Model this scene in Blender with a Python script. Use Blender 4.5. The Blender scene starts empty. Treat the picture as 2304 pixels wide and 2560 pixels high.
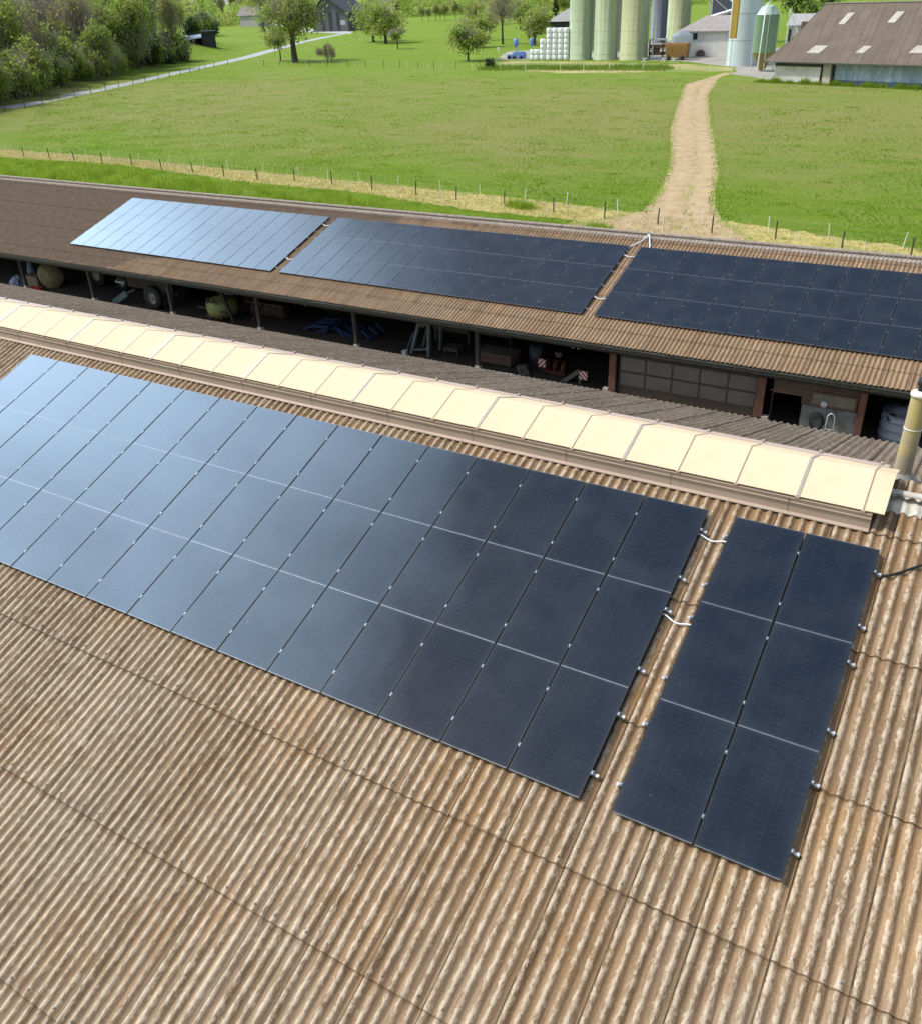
import bpy, math, random
import numpy as np
from mathutils import Matrix, Vector
random.seed(7); RNG = np.random.default_rng(11)
D = bpy.data; S = bpy.context.scene; COL = S.collection
PI = math.pi; rad = math.radians
# ------------------------------------------------------------------ camera model (solved from the panel grid)
FPX, PW, PH = 2211.38, 2304.0, 2560.0
CAM = np.array([3.303512, -13.455337, 7.953003])
def _rot(r):
    t = np.linalg.norm(r); k = r / t
    K = np.array([[0, -k[2], k[1]], [k[2], 0, -k[0]], [-k[1], k[0], 0]])
    return np.eye(3) + math.sin(t) * K + (1 - math.cos(t)) * K @ K
RC = _rot(np.array([0.5304536, 0.5314240, 0.1039967])) @ np.array([[1, 0, 0], [0, 0, -1], [0, 1, 0]], float)
def ray(x, y):
    d = RC.T @ np.array([(x - PW / 2) / FPX, (y - PH / 2) / FPX, 1.0]); return d / np.linalg.norm(d)
G = -7.7                                              # ground level
def gp(x, y, z=G):                                    # ground point seen at a photo pixel
    d = ray(x, y); return Vector(CAM + d * ((z - CAM[2]) / d[2]))
def ony(x, y, Y):                                     # point of the plane y = Y
    d = ray(x, y); return Vector(CAM + d * ((Y - CAM[1]) / d[1]))
def zat(P, x, y):                                     # height seen at a pixel, above ground point P
    d = ray(x, y); h = math.hypot(P[0] - CAM[0], P[1] - CAM[1]); return CAM[2] + d[2] * h / math.hypot(d[0], d[1])
def sstep(t): t = min(1, max(0, t)); return t * t * (3 - 2 * t)
def hill(x, y):
    d = (x + 176.8) * -.874 + (y - 114.8) * -.485; t = (x + 176.8) * -.485 + (y - 114.8) * .874
    if d <= 1: return 0.0
    return min(60, .27 * (d - 1)) * (1 - sstep((t - 150) / 110)) * sstep((t + 260) / 120)
def rt(x, y):                                         # ray against the terrain
    d = ray(x, y); t = 20.0
    while t < 2500:
        P = CAM + d * t
        if P[2] <= G + hill(P[0], P[1]): return Vector((P[0], P[1], G + hill(P[0], P[1])))
        t += .5
    return Vector(CAM + d * 600)
TH, PHI, PA, PB = 0.33552407, 0.29916066, 1.154, 1.892685
FO = np.array([-11.229974, 26.941528, -2.746106])     # top left corner of the right-hand array on the shed
def nearP(u, v, h=0): return Vector((u, -v * math.cos(TH) - h * math.sin(TH), -v * math.sin(TH) + h * math.cos(TH)))
def farP(u, v, h=0): return Vector((FO[0] + u, FO[1] - v * math.cos(PHI) - h * math.sin(PHI), FO[2] - v * math.sin(PHI) + h * math.cos(PHI)))

# ------------------------------------------------------------------ materials
def new_mat(name):
    m = D.materials.new(name); m.use_nodes = True; nt = m.node_tree
    return m, nt, nt.nodes['Principled BSDF'], nt.nodes['Material Output']
def N(nt, t, **kw):
    n = nt.nodes.new(t)
    for k, v in kw.items():
        if k in n.inputs: n.inputs[k].default_value = v
        else: setattr(n, k, v)
    return n
def coords(nt, scale=(1, 1, 1), kind='Object'):
    tc = N(nt, 'ShaderNodeTexCoord'); mp = N(nt, 'ShaderNodeMapping'); mp.inputs['Scale'].default_value = scale
    nt.links.new(tc.outputs[kind], mp.inputs['Vector']); return mp.outputs['Vector']
def noise(nt, vec, scale, detail=4, rough=.6, dist=0):
    n = N(nt, 'ShaderNodeTexNoise'); n.inputs['Scale'].default_value = scale; n.inputs['Detail'].default_value = detail
    n.inputs['Roughness'].default_value = rough; n.inputs['Distortion'].default_value = dist
    nt.links.new(vec, n.inputs['Vector']); return n.outputs['Fac']
def ramp(nt, fac, stops):
    r = N(nt, 'ShaderNodeValToRGB'); cr = r.color_ramp
    while len(cr.elements) < len(stops): cr.elements.new(.5)
    for e, (p, c) in zip(cr.elements, stops):
        e.position = p; e.color = (*c, 1) if len(c) == 3 else c
    nt.links.new(fac, r.inputs['Fac']); return r.outputs['Color']
def mix(nt, fac, a, b, mode='MIX'):
    m = nt.nodes.new('ShaderNodeMix'); m.data_type = 'RGBA'; m.blend_type = mode
    fi, ai, bi = m.inputs[0], m.inputs[6], m.inputs[7]
    for s, v in ((fi, fac), (ai, a), (bi, b)):
        if isinstance(v, bpy.types.NodeSocket): nt.links.new(v, s)
        elif isinstance(v, (int, float)): s.default_value = v if s is fi else (v, v, v, 1)
        else: s.default_value = (*v, 1)
    return m.outputs[2]
def math_(nt, op, a, b=None, c=None):
    m = nt.nodes.new('ShaderNodeMath'); m.operation = op
    for i, v in enumerate((a, b, c)):
        if v is None: continue
        if isinstance(v, bpy.types.NodeSocket): nt.links.new(v, m.inputs[i])
        else: m.inputs[i].default_value = v
    return m.outputs[0]
def bump(nt, bs, h, strength=.3, dist=.01):
    b = N(nt, 'ShaderNodeBump'); b.inputs['Strength'].default_value = strength; b.inputs['Distance'].default_value = dist
    nt.links.new(h, b.inputs['Height']); nt.links.new(b.outputs['Normal'], bs.inputs['Normal'])
_mc = {}
def mat(name, c1, c2=None, scale=6, rough=.75, metal=0, bmp=.2, stretch=(1, 1, 1), bd=.01, detail=5, lo=.35, hi=.65, spec=.5):
    if name in _mc: return _mc[name]
    m, nt, bs, out = new_mat(name)
    c2 = c2 or tuple(x * .75 for x in c1)
    v = coords(nt, stretch); f = noise(nt, v, scale, detail)
    nt.links.new(ramp(nt, f, [(lo, c2), (hi, c1)]), bs.inputs['Base Color'])
    bs.inputs['Roughness'].default_value = rough; bs.inputs['Metallic'].default_value = metal
    bs.inputs['Specular IOR Level'].default_value = spec
    if bmp: bump(nt, bs, f, bmp, bd)
    _mc[name] = m; return m

def roof_mat(name, tan, pale, dark, grad, pitch=.1816, lichen=.5, amt=.5, xo=4.385, row0=None, rlen=2.34):
    m, nt, bs, out = new_mat(name)
    v = coords(nt); sep = N(nt, 'ShaderNodeSeparateXYZ'); nt.links.new(v, sep.inputs[0])
    x, y = sep.outputs[0], sep.outputs[1]
    big = noise(nt, v, .35, 4); med = noise(nt, v, 3.2, 5)
    st = noise(nt, coords(nt, (9, .7, 9)), 1.6, 5, .65)
    fl = noise(nt, coords(nt, (1, .55, 1)), 34, 5, .7); fl2 = noise(nt, v, 85, 3, .6)
    blot = noise(nt, coords(nt, (1, .35, 1)), 11, 5, .65, .6)
    base = ramp(nt, big, [(.3, tan), (.7, tuple(a * .55 + b * .45 for a, b in zip(tan, grad)))])
    # grime runs: streaks down the slope
    base = mix(nt, ramp(nt, st, [(.42, (0, 0, 0)), (.66, (.75, .75, .75))]), base, dark)
    # every rib weathered on its own: long runs down the slope
    rib = N(nt, 'ShaderNodeTexWhiteNoise', noise_dimensions='1D')
    ph_ = math_(nt, 'SUBTRACT', math_(nt, 'MULTIPLY', math_(nt, 'ADD', x, xo), 2 * PI / pitch), 1.9)
    nt.links.new(math_(nt, 'FLOOR', math_(nt, 'ADD', math_(nt, 'DIVIDE', ph_, 2 * PI), .5)), rib.inputs['W'])
    run = noise(nt, coords(nt, (14, .42, 14)), 1.0, 5, .6)
    gm = math_(nt, 'ADD', big, math_(nt, 'ADD', math_(nt, 'MULTIPLY', y, -.022), math_(nt, 'MULTIPLY', x, -.012)))
    gmask = ramp(nt, gm, [(.50, (0, 0, 0)), (.92, (1, 1, 1))])
    base = mix(nt, math_(nt, 'MULTIPLY', gmask, .75), base, grad)
    base = mix(nt, ramp(nt, math_(nt, 'ADD', run, math_(nt, 'MULTIPLY', rib.outputs['Value'], .16)), [(.50, (0, 0, 0)), (.70, (.75, .75, .75))]), base, dark)
    # crests carry pale worn lichen in rough flecks, wet valleys stay brown
    cr = math_(nt, 'COSINE', ph_)
    fla = noise(nt, coords(nt, (1, .38, 1)), 26, 4, .72, .6); flb = noise(nt, coords(nt, (1, .5, 1)), 60, 3, .7)
    crm = math_(nt, 'MULTIPLY_ADD', cr, .085, -.02)
    lm = math_(nt, 'ADD', math_(nt, 'ADD', math_(nt, 'MULTIPLY', fla, .55), math_(nt, 'ADD', math_(nt, 'MULTIPLY', med, .33), math_(nt, 'MULTIPLY', run, .12))), crm)
    lm = math_(nt, 'ADD', lm, math_(nt, 'MULTIPLY', gmask, .03))
    base = mix(nt, ramp(nt, lm, [(lichen, (0, 0, 0)), (lichen + .09, (amt, amt, amt))]), base, pale)
    base = mix(nt, ramp(nt, flb, [(.61, (0, 0, 0)), (.67, (.4, .4, .4))]), base, tuple(min(1, p * 1.2) for p in pale))
    base = mix(nt, ramp(nt, flb, [(.33, (.45, .45, .45)), (.40, (0, 0, 0))]), base, dark)
    if row0 is not None:  # lap shadow painted into the colour: thin dark line and soft fade
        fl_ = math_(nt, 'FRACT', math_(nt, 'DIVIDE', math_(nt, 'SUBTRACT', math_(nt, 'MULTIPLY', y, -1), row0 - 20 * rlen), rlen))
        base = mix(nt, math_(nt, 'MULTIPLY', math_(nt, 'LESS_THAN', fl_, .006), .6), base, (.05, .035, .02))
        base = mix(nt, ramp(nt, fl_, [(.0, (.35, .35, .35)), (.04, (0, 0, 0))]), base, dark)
    # moss specks
    ms = noise(nt, v, 5.5, 6, .75)
    base = mix(nt, ramp(nt, ms, [(.70, (0, 0, 0)), (.76, (.8, .8, .8))]), base, (.13, .12, .03))
    # every sheet aged a little differently
    wn = N(nt, 'ShaderNodeTexWhiteNoise', noise_dimensions='2D')
    cmb = N(nt, 'ShaderNodeCombineXYZ')
    nt.links.new(math_(nt, 'FLOOR', math_(nt, 'DIVIDE', math_(nt, 'ADD', x, xo + .001), pitch * 5)), cmb.inputs[0])
    nt.links.new(math_(nt, 'FLOOR', math_(nt, 'DIVIDE', math_(nt, 'ADD', y, 53.41), 2.34)), cmb.inputs[1])
    nt.links.new(cmb.outputs[0], wn.inputs['Vector'])
    k = ramp(nt, wn.outputs['Value'], [(0, (.86, .85, .84)), (1, (1.0, 1.0, 1.0))])
    base = mix(nt, 1.0, base, k, 'MULTIPLY')
    # dirt caught in the side joints of the sheets
    fj = math_(nt, 'FRACT', math_(nt, 'DIVIDE', math_(nt, 'ADD', math_(nt, 'ADD', x, xo), 91 * pitch * 5 + .012), pitch * 5))
    base = mix(nt, math_(nt, 'MULTIPLY', math_(nt, 'LESS_THAN', fj, .030), ramp(nt, med, [(.35, (.45, .45, .45)), (.55, (.95, .95, .95))])), base, (.05, .032, .018))
    nt.links.new(base, bs.inputs['Base Color']); bs.inputs['Roughness'].default_value = .9
    bs.inputs['Specular IOR Level'].default_value = .25
    hsum = math_(nt, 'ADD', math_(nt, 'MULTIPLY', flb, .5), math_(nt, 'MULTIPLY', fla, 1.0))
    bump(nt, bs, hsum, .8, .02)
    return m
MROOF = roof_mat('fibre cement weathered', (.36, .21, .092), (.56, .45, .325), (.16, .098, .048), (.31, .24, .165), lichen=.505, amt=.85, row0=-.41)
MLIP = mat('shaded sheet edge', (.10, .07, .045), (.05, .035, .022), 14, .95)  # dark lip colour stands in for the gap shadow at each lap
MROOFB = roof_mat('fibre cement back slope', (.25, .175, .108), (.43, .35, .26), (.13, .092, .058), (.26, .20, .145), lichen=.51, amt=.7)  # duller, less orange tones for the slopes behind the ridges
def far_roof_mat():
    m = roof_mat('shed fibre cement', (.335, .213, .118), (.43, .325, .225), (.17, .105, .058), (.27, .185, .11), lichen=.53, amt=.5, xo=-.12)
    nt = m.node_tree; bs = nt.nodes['Principled BSDF']; old = bs.inputs['Base Color'].links[0].from_socket
    v = coords(nt); sep = N(nt, 'ShaderNodeSeparateXYZ'); nt.links.new(v, sep.inputs[0])
    g = math_(nt, 'ADD', math_(nt, 'MULTIPLY', sep.outputs[0], -.035), math_(nt, 'MULTIPLY', noise(nt, v, .25, 4), .9))
    g = math_(nt, 'ADD', g, math_(nt, 'MULTIPLY', sep.outputs[1], .075))
    moss = ramp(nt, noise(nt, v, 2.5, 6, .7), [(.35, (.115, .078, .05)), (.7, (.185, .13, .09))])
    nt.links.new(mix(nt, ramp(nt, g, [(.95, (0, 0, 0)), (1.45, (.9, .9, .9))]), old, moss), bs.inputs['Base Color'])
    return m
MROOFF = far_roof_mat()
def N_scale(nt, v, s):
    m = N(nt, 'ShaderNodeVectorMath', operation='MULTIPLY'); nt.links.new(v, m.inputs[0]); m.inputs[1].default_value = s; return m.outputs[0]
def glass_mat():
    m, nt, bs, out = new_mat('solar glass')
    v = coords(nt); sep = N(nt, 'ShaderNodeSeparateXYZ'); nt.links.new(v, sep.inputs[0]); x, y = sep.outputs[0], sep.outputs[1]
    oi = N(nt, 'ShaderNodeObjectInfo'); off = N(nt, 'ShaderNodeVectorMath', operation='SCALE'); off.inputs['Scale'].default_value = 40
    cb = N(nt, 'ShaderNodeCombineXYZ'); nt.links.new(oi.outputs['Random'], cb.inputs[0]); nt.links.new(oi.outputs['Random'], cb.inputs[2])
    nt.links.new(cb.outputs[0], off.inputs[0]); va = N(nt, 'ShaderNodeVectorMath', operation='ADD')
    nt.links.new(v, va.inputs[0]); nt.links.new(off.outputs[0], va.inputs[1]); vr = va.outputs[0]
    d1 = noise(nt, vr, 1.1, 4, .55, .5); d2 = noise(nt, vr, 5, 5, .7, 1.2); sp = noise(nt, vr, 55, 2, .5)
    # cells: dark silicon, slightly lighter gaps
    def line(c, p, w):
        f = math_(nt, 'FRACT', math_(nt, 'DIVIDE', math_(nt, 'ADD', c, 10 * p), p))
        return math_(nt, 'GREATER_THAN', math_(nt, 'ABSOLUTE', math_(nt, 'SUBTRACT', f, .5)), .5 - w)
    grid = math_(nt, 'MAXIMUM', line(x, 1.09 / 6, .012), line(y, 1.82 / 20, .02))
    bus = line(x, 1.09 / 60, .10)
    col = mix(nt, math_(nt, 'MULTIPLY', bus, .16), (.004, .009, .018), (.045, .053, .064))
    col = mix(nt, math_(nt, 'MULTIPLY', grid, .45), col, (.04, .05, .06))
    # dust film: thin everywhere, thicker in drifts and along the rims, drips and droppings as specks
    ex = math_(nt, 'POWER', math_(nt, 'ABSOLUTE', math_(nt, 'DIVIDE', x, .567)), 7)
    ey = math_(nt, 'POWER', math_(nt, 'ABSOLUTE', math_(nt, 'DIVIDE', y, .942)), 26)
    dust = math_(nt, 'ADD', ramp(nt, d1, [(.40, (.03, .03, .03)), (.72, (.5, .5, .5))]), ramp(nt, d2, [(.52, (0, 0, 0)), (.8, (.16, .16, .16))]))
    dust = math_(nt, 'ADD', dust, math_(nt, 'MULTIPLY', math_(nt, 'ADD', ex, ey), .45))
    dcol = mix(nt, math_(nt, 'MULTIPLY', dust, .085), col, (.24, .255, .275))
    dcol = mix(nt, ramp(nt, sp, [(.745, (0, 0, 0)), (.765, (.45, .45, .45))]), dcol, (.45, .46, .48))
    dr = noise(nt, N_scale(nt, vr, (5.5, 1.6, 1)), 1.0, 3, .5)
    dcol = mix(nt, ramp(nt, dr, [(.755, (0, 0, 0)), (.80, (.35, .35, .35))]), dcol, (.42, .45, .5))
    nt.links.new(dcol, bs.inputs['Base Color'])
    nt.links.new(math_(nt, 'MULTIPLY_ADD', dust, .07, .06), bs.inputs['Roughness'])
    bs.inputs['IOR'].default_value = 1.5; bs.inputs['Specular IOR Level'].default_value = .5
    bw = noise(nt, vr, 1.6, 2, .5); bump(nt, bs, bw, .05, .02)
    return m
MGLASS = glass_mat()
MFRAME = mat('black anodised frame', (.020, .021, .024), (.014, .015, .017), 30, .42, .3, 0)
MEDGE = mat('dusty frame edge', (.25, .265, .29), (.16, .17, .19), 9, .42, .45, .1)
MALU = mat('bare aluminium', (.80, .81, .82), (.66, .67, .68), 25, .32, .9, .05)
MCLAMP = mat('clamp dark', (.16, .17, .19), (.11, .12, .13), 40, .4, .7, 0)
MCONC = mat('concrete', (.42, .40, .37), (.30, .285, .26), 8, .9, 0, .3)
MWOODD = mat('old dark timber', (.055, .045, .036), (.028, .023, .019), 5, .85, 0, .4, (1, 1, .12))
MWOODR = mat('red brown painted timber', (.17, .070, .042), (.09, .045, .03), 7, .75, 0, .3, (1, 1, .3))
MPANE = mat('cream fibreglass', (.71, .55, .36), (.63, .48, .305), 1.1, .8, 0, .06, lo=.3, hi=.7, spec=.2)
MCURB = mat('beige coated steel', (.47, .355, .28), (.42, .315, .245), 1.6, .42, 0, .03)
MSTRIP = mat('pinkish seam strip', (.36, .26, .18), (.30, .21, .145), 12, .45, .1, .05)
MGREYP = mat('grey plastic', (.36, .40, .45), (.30, .33, .37), 5, .5)
MDARK = mat('black rubber', (.015, .015, .016), (.009, .009, .01), 20, .7)

# ------------------------------------------------------------------ mesh helpers
class MB:
    def __init__(s): s.v = []; s.f = []; s.mi = []; s.cur = 0; s.sm = []; s.smooth = False
    def add(s, vs, fs):
        n = len(s.v); s.v += [tuple(p) for p in vs]
        for f in fs: s.f.append(tuple(i + n for i in f)); s.mi.append(s.cur); s.sm.append(s.smooth)
        return s
    def box(s, a, b, M=None):
        x0, y0, z0 = a; x1, y1, z1 = b
        vs = [(x0, y0, z0), (x1, y0, z0), (x1, y1, z0), (x0, y1, z0), (x0, y0, z1), (x1, y0, z1), (x1, y1, z1), (x0, y1, z1)]
        if M is not None: vs = [M @ Vector(p) for p in vs]
        return s.add(vs, [(3, 2, 1, 0), (4, 5, 6, 7), (0, 1, 5, 4), (1, 2, 6, 5), (2, 3, 7, 6), (3, 0, 4, 7)])
    def bar(s, p, q, w, h=None, up=(0, 0, 1)):           # square bar between two points
        p = Vector(p); q = Vector(q); h = h or w; d = q - p; L = d.length; d.normalize(); u = Vector(up)
        if abs(d.dot(u)) > .99: u = Vector((1, 0, 0))
        sx = d.cross(u).normalized(); sy = sx.cross(d)
        M = Matrix(((d.x, sx.x, sy.x, p.x), (d.y, sx.y, sy.y, p.y), (d.z, sx.z, sy.z, p.z), (0, 0, 0, 1)))
        return s.box((0, -w / 2, -h / 2), (L, w / 2, h / 2), M)
    def tube(s, pts, r, n=8, cap=True):
        pts = [Vector(p) for p in pts]; rs = r if hasattr(r, '__len__') else [r] * len(pts); rings = []; old = s.smooth; s.smooth = True
        vs = []
        for i, p in enumerate(pts):
            d = (pts[min(i + 1, len(pts) - 1)] - pts[max(i - 1, 0)]).normalized(); u = Vector((0, 0, 1))
            if abs(d.dot(u)) > .95: u = Vector((1, 0, 0))
            a = d.cross(u).normalized(); b = a.cross(d)
            vs += [p + (a * math.cos(2 * PI * k / n) + b * math.sin(2 * PI * k / n)) * rs[i] for k in range(n)]
        fs = [(i * n + k, i * n + (k + 1) % n, (i + 1) * n + (k + 1) % n, (i + 1) * n + k) for i in range(len(pts) - 1) for k in range(n)]
        s.add(vs, fs)
        if cap:
            s.smooth = False
            s.add(vs[:n], [tuple(range(n))]); s.add(vs[-n:], [tuple(range(n))[::-1]])
        s.smooth = old; return s
    def lathe(s, prof, c=(0, 0, 0), n=20, M=None, sharp=False):   # profile of (r, z)
        old = s.smooth; s.smooth = not sharp; vs = []
        for r, z in prof: vs += [(c[0] + r * math.cos(2 * PI * k / n), c[1] + r * math.sin(2 * PI * k / n), c[2] + z) for k in range(n)]
        if M is not None: vs = [M @ Vector(p) for p in vs]
        s.add(vs, [(i * n + k, i * n + (k + 1) % n, (i + 1) * n + (k + 1) % n, (i + 1) * n + k) for i in range(len(prof) - 1) for k in range(n)])
        s.smooth = old; return s
    def prism(s, poly, d):                               # polygon (3-D points) pushed along d
        a = [Vector(p) for p in poly]; d = Vector(d); b = [p + d for p in a]; n = len(a)
        return s.add(a + b, [tuple(range(n)), tuple(range(2 * n - 1, n - 1, -1))] + [(i, n + i, n + (i + 1) % n, (i + 1) % n) for i in range(n)])
WL = {}
def wl(o):
    p = Vector((0, 0, 0))
    while o is not None: p = p + Vector(WL.get(o.name, (0, 0, 0))); o = o.parent
    return p
def obj(name, mb, m, parent=None, loc=None, rot=None, world=True):
    me = D.meshes.new(name); me.from_pydata(mb.v, [], mb.f)
    for x in (m if isinstance(m, (list, tuple)) else [m]): me.materials.append(x)
    me.polygons.foreach_set('material_index', mb.mi); me.polygons.foreach_set('use_smooth', mb.sm); me.update()
    o = D.objects.new(name, me); COL.objects.link(o)
    if parent is not None: o.parent = parent
    l = Vector(loc) if loc else Vector((0, 0, 0))
    if parent is not None and world: l = l - wl(parent)
    o.location = l; WL[o.name] = tuple(l)
    if rot: o.rotation_euler = rot
    return o
def arr_mesh(name, V, F, mats, mi=None, smooth=False):   # numpy mesh
    me = D.meshes.new(name); V = np.asarray(V, np.float32); F = np.asarray(F, np.int32); k = F.shape[1]
    me.vertices.add(len(V)); me.vertices.foreach_set('co', V.ravel())
    me.loops.add(F.size); me.loops.foreach_set('vertex_index', F.ravel())
    me.polygons.add(len(F)); me.polygons.foreach_set('loop_start', np.arange(0, F.size, k, dtype=np.int32))
    for x in mats: me.materials.append(x)
    if mi is not None: me.polygons.foreach_set('material_index', np.asarray(mi, np.int32))
    if smooth: me.polygons.foreach_set('use_smooth', np.ones(len(F), bool))
    me.update(calc_edges=True); me.validate(); return me
def mobj(name, me, parent=None, loc=(0, 0, 0)):
    o = D.objects.new(name, me); COL.objects.link(o); o.parent = parent; o.location = loc; WL[o.name] = tuple(loc); return o
def tag(o, label, cat, group=None):
    o['label'] = label; o['category'] = cat
    if group: o['group'] = group
    return o
def thing(name, label, cat, loc=(0, 0, 0), rot=None, group=None):
    o = D.objects.new(name, None); COL.objects.link(o); o.location = loc; WL[o.name] = tuple(loc); o.empty_display_size = .2
    if rot: o.rotation_euler = rot
    return tag(o, label, cat, group)
def dup(root, loc, rot=None, label=None, scale=None):
    r = root.copy(); COL.objects.link(r); r.location = loc
    if rot is not None: r.rotation_euler = rot
    if label: r['label'] = label
    if scale: r.scale = scale
    for ch in list(root.children):
        c = ch.copy(); COL.objects.link(c); c.parent = r
        for g in list(ch.children):
            q = g.copy(); COL.objects.link(q); q.parent = c
    return r
def struct(o, kind='structure'): o['kind'] = kind; return o
ORD = ['first', 'second', 'third', 'fourth', 'fifth', 'sixth', 'seventh', 'eighth', 'ninth', 'tenth', 'eleventh', 'twelfth', 'thirteenth', 'fourteenth', 'fifteenth', 'sixteenth', 'seventeenth', 'eighteenth', 'nineteenth', 'twentieth', 'twenty-first', 'twenty-second', 'twenty-third', 'twenty-fourth', 'twenty-fifth', 'twenty-sixth', 'twenty-seventh', 'twenty-eighth']

# ------------------------------------------------------------------ corrugated roofs, local x along ridge, y upslope, z out
PITCH = .1816; AMP = .0255
def corrugated(x0, x1, rows, n=10, x_off=0.0, t=.014, seed=1):
    rg = np.random.default_rng(seed)
    w = PITCH * 5; xs = [];
    k0 = math.floor((x0 - x_off) / w); k1 = math.ceil((x1 - x_off) / w)
    X = []; ST = []; SH = []
    for k in range(k0, k1):
        xx = x_off + k * w + np.linspace(0, w, 5 * n + 1); X.append(xx)
        ST.append(np.where(np.linspace(0, 5, 5 * n + 1) < .9, .009 * (1 - np.linspace(0, 5, 5 * n + 1) / .9), 0)); SH.append(np.full(5 * n + 1, k))
    X = np.concatenate(X); ST = np.concatenate(ST); SH = np.concatenate(SH); nc = len(X)
    H = AMP * np.cos(2 * PI * (X - x_off) / PITCH - 1.9) + ST
    V = []; F = []; MI = []; base = 0
    for (va, vb) in rows:
        jit = rg.normal(0, .006, k1 - k0)[SH - k0]; tilt = rg.normal(0, .0015, k1 - k0)[SH - k0]
        lines = [(va - .13, -.016), (va + .02, -.013), ((va + vb) / 2, -.001), (vb, .010)]
        L = [np.stack([X, -(np.full(nc, v) + (jit if v == vb else 0)), H + dz + tilt * (v == vb)], 1) for v, dz in lines]
        L.append(np.stack([X, -(np.full(nc, vb) + jit) + .002, H + .010 - t + tilt], 1))
        L.insert(4, L[3].copy())
        V += L
        for r in (0, 1, 2, 4):
            a = base + r * nc + np.arange(nc - 1); b = a + nc
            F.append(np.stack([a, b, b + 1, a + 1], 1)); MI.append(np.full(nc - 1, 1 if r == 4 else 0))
        base += len(L) * nc
    return np.concatenate(V), np.concatenate(F), np.concatenate(MI)

# ================================================================== near barn
ROW0 = -.41; RL = 2.34
barn = thing('barn', 'near barn under a large tan corrugated fibre cement roof', 'barn', (-14, -6, G))
def slope_obj(name, x0, x1, rows, m, parent, loc, rx, n, x_off, seed=1, flip=False):
    V, F, mi = corrugated(x0, x1, rows, n, x_off, seed=seed)
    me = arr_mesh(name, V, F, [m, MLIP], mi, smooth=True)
    o = mobj(name, me, parent); o.location = Vector(loc) - wl(parent); o.rotation_euler = (rx, 0, PI if flip else 0); return o
XO = -4.385
hb = -.12
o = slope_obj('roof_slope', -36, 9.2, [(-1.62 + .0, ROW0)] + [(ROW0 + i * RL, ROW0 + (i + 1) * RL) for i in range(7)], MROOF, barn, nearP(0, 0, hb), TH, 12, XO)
o['label'] = 'sunlit tan slope of the roof facing the camera'
YR = 1.34; ZR = YR * math.tan(TH) + hb / math.cos(TH)
# back slope: falls away from the camera
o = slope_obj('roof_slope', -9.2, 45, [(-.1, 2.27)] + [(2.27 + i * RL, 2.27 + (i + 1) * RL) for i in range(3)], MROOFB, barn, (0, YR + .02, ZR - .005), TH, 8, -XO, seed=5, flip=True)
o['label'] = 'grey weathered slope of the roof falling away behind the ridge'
# visible ridge caps right of the skylight
MCAP = mat('pale new ridge tile', (.62, .58, .50), (.48, .44, .37), 7, .85, 0, .25)
for k, xx in enumerate((2.30, 3.22, 4.14, 5.06, 5.98, 6.90, 7.82)):
    mb = MB(); mb.smooth = True; n = 24
    for sgn, sl in ((-1, 0), (1, 0)):
        vs = []; rr = []
        X = np.linspace(xx, xx + .905, 5 * 8 + 1)
        for j in range(9):
            t = j / 8
            for x in X:
                d = .02 + t * .42; w = sstep((t - .3) / .35); h = (.036 if k % 2 else .03) + AMP * math.cos(2 * PI * (x - XO) / PITCH - 1.9) * w
                rr.append((x, YR + sgn * d * math.cos(TH) - 0, ZR - d * math.sin(TH) + h / math.cos(TH)))
        m_ = len(X); mb.add(rr, [(j * m_ + i, j * m_ + i + 1, (j + 1) * m_ + i + 1, (j + 1) * m_ + i) for j in range(8) for i in range(m_ - 1)])
        # thin front lip
        last = rr[-m_:]; low = [(x, y + sgn * .002, z - .013) for x, y, z in last]
        mb.add(list(last) + low, [(i, i + 1, m_ + i + 1, m_ + i) for i in range(m_ - 1)])
    mb.tube([(xx - .02, YR, ZR + .02), (xx + .90, YR, ZR + .02)], .072 if k % 2 else .066, 16)
    obj('ridge_cap', mb, MCAP, barn)
mb = MB(); TN = Matrix.Translation(nearP(0, 0, hb)) @ Matrix.Rotation(TH, 4, 'X')
for i in range(0, 8):
    for vv in (ROW0 + i * RL - .10,):
        for k in range(-120, 50):
            if k % 5 not in (1, 4): continue
            x = XO + PITCH * (1.9 / (2 * PI) + k)
            if -24 < x < 9 and -1.2 < vv < 13:
                mb.lathe([(.021, AMP - .004), (.021, AMP + .012), (.012, AMP + .014), (.011, AMP + .026), (0, AMP + .027)], (0, 0, 0), 6, TN @ Matrix.Translation((x + .004 * math.sin(k * 7.3), -vv + .01 * math.sin(k * 3.1), .004)))
struct(obj('roof_screws', mb, mat('rusty zinc screw', (.55, .50, .42), (.32, .24, .16), 30, .6, .2), barn), 'stuff')
# walls under the roof
mb = MB(); mb.box((-35.7, -15.2, G), (9, -15, -5.6)); obj('wall', mb, MCONC, barn)
mb = MB(); mb.box((-35.7, 9.3, G), (9, 9.5, -2.75)); obj('wall', mb, MCONC, barn)
for xx in (-35.9, 8.8):
    mb = MB(); mb.prism([(xx, -15, G), (xx, 9.3, G), (xx, 9.3, -2.8), (xx, YR, ZR - .1), (xx, -15, -5.6)], (.2, 0, 0)); obj('gable_wall', mb, MCONC, barn)
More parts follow.
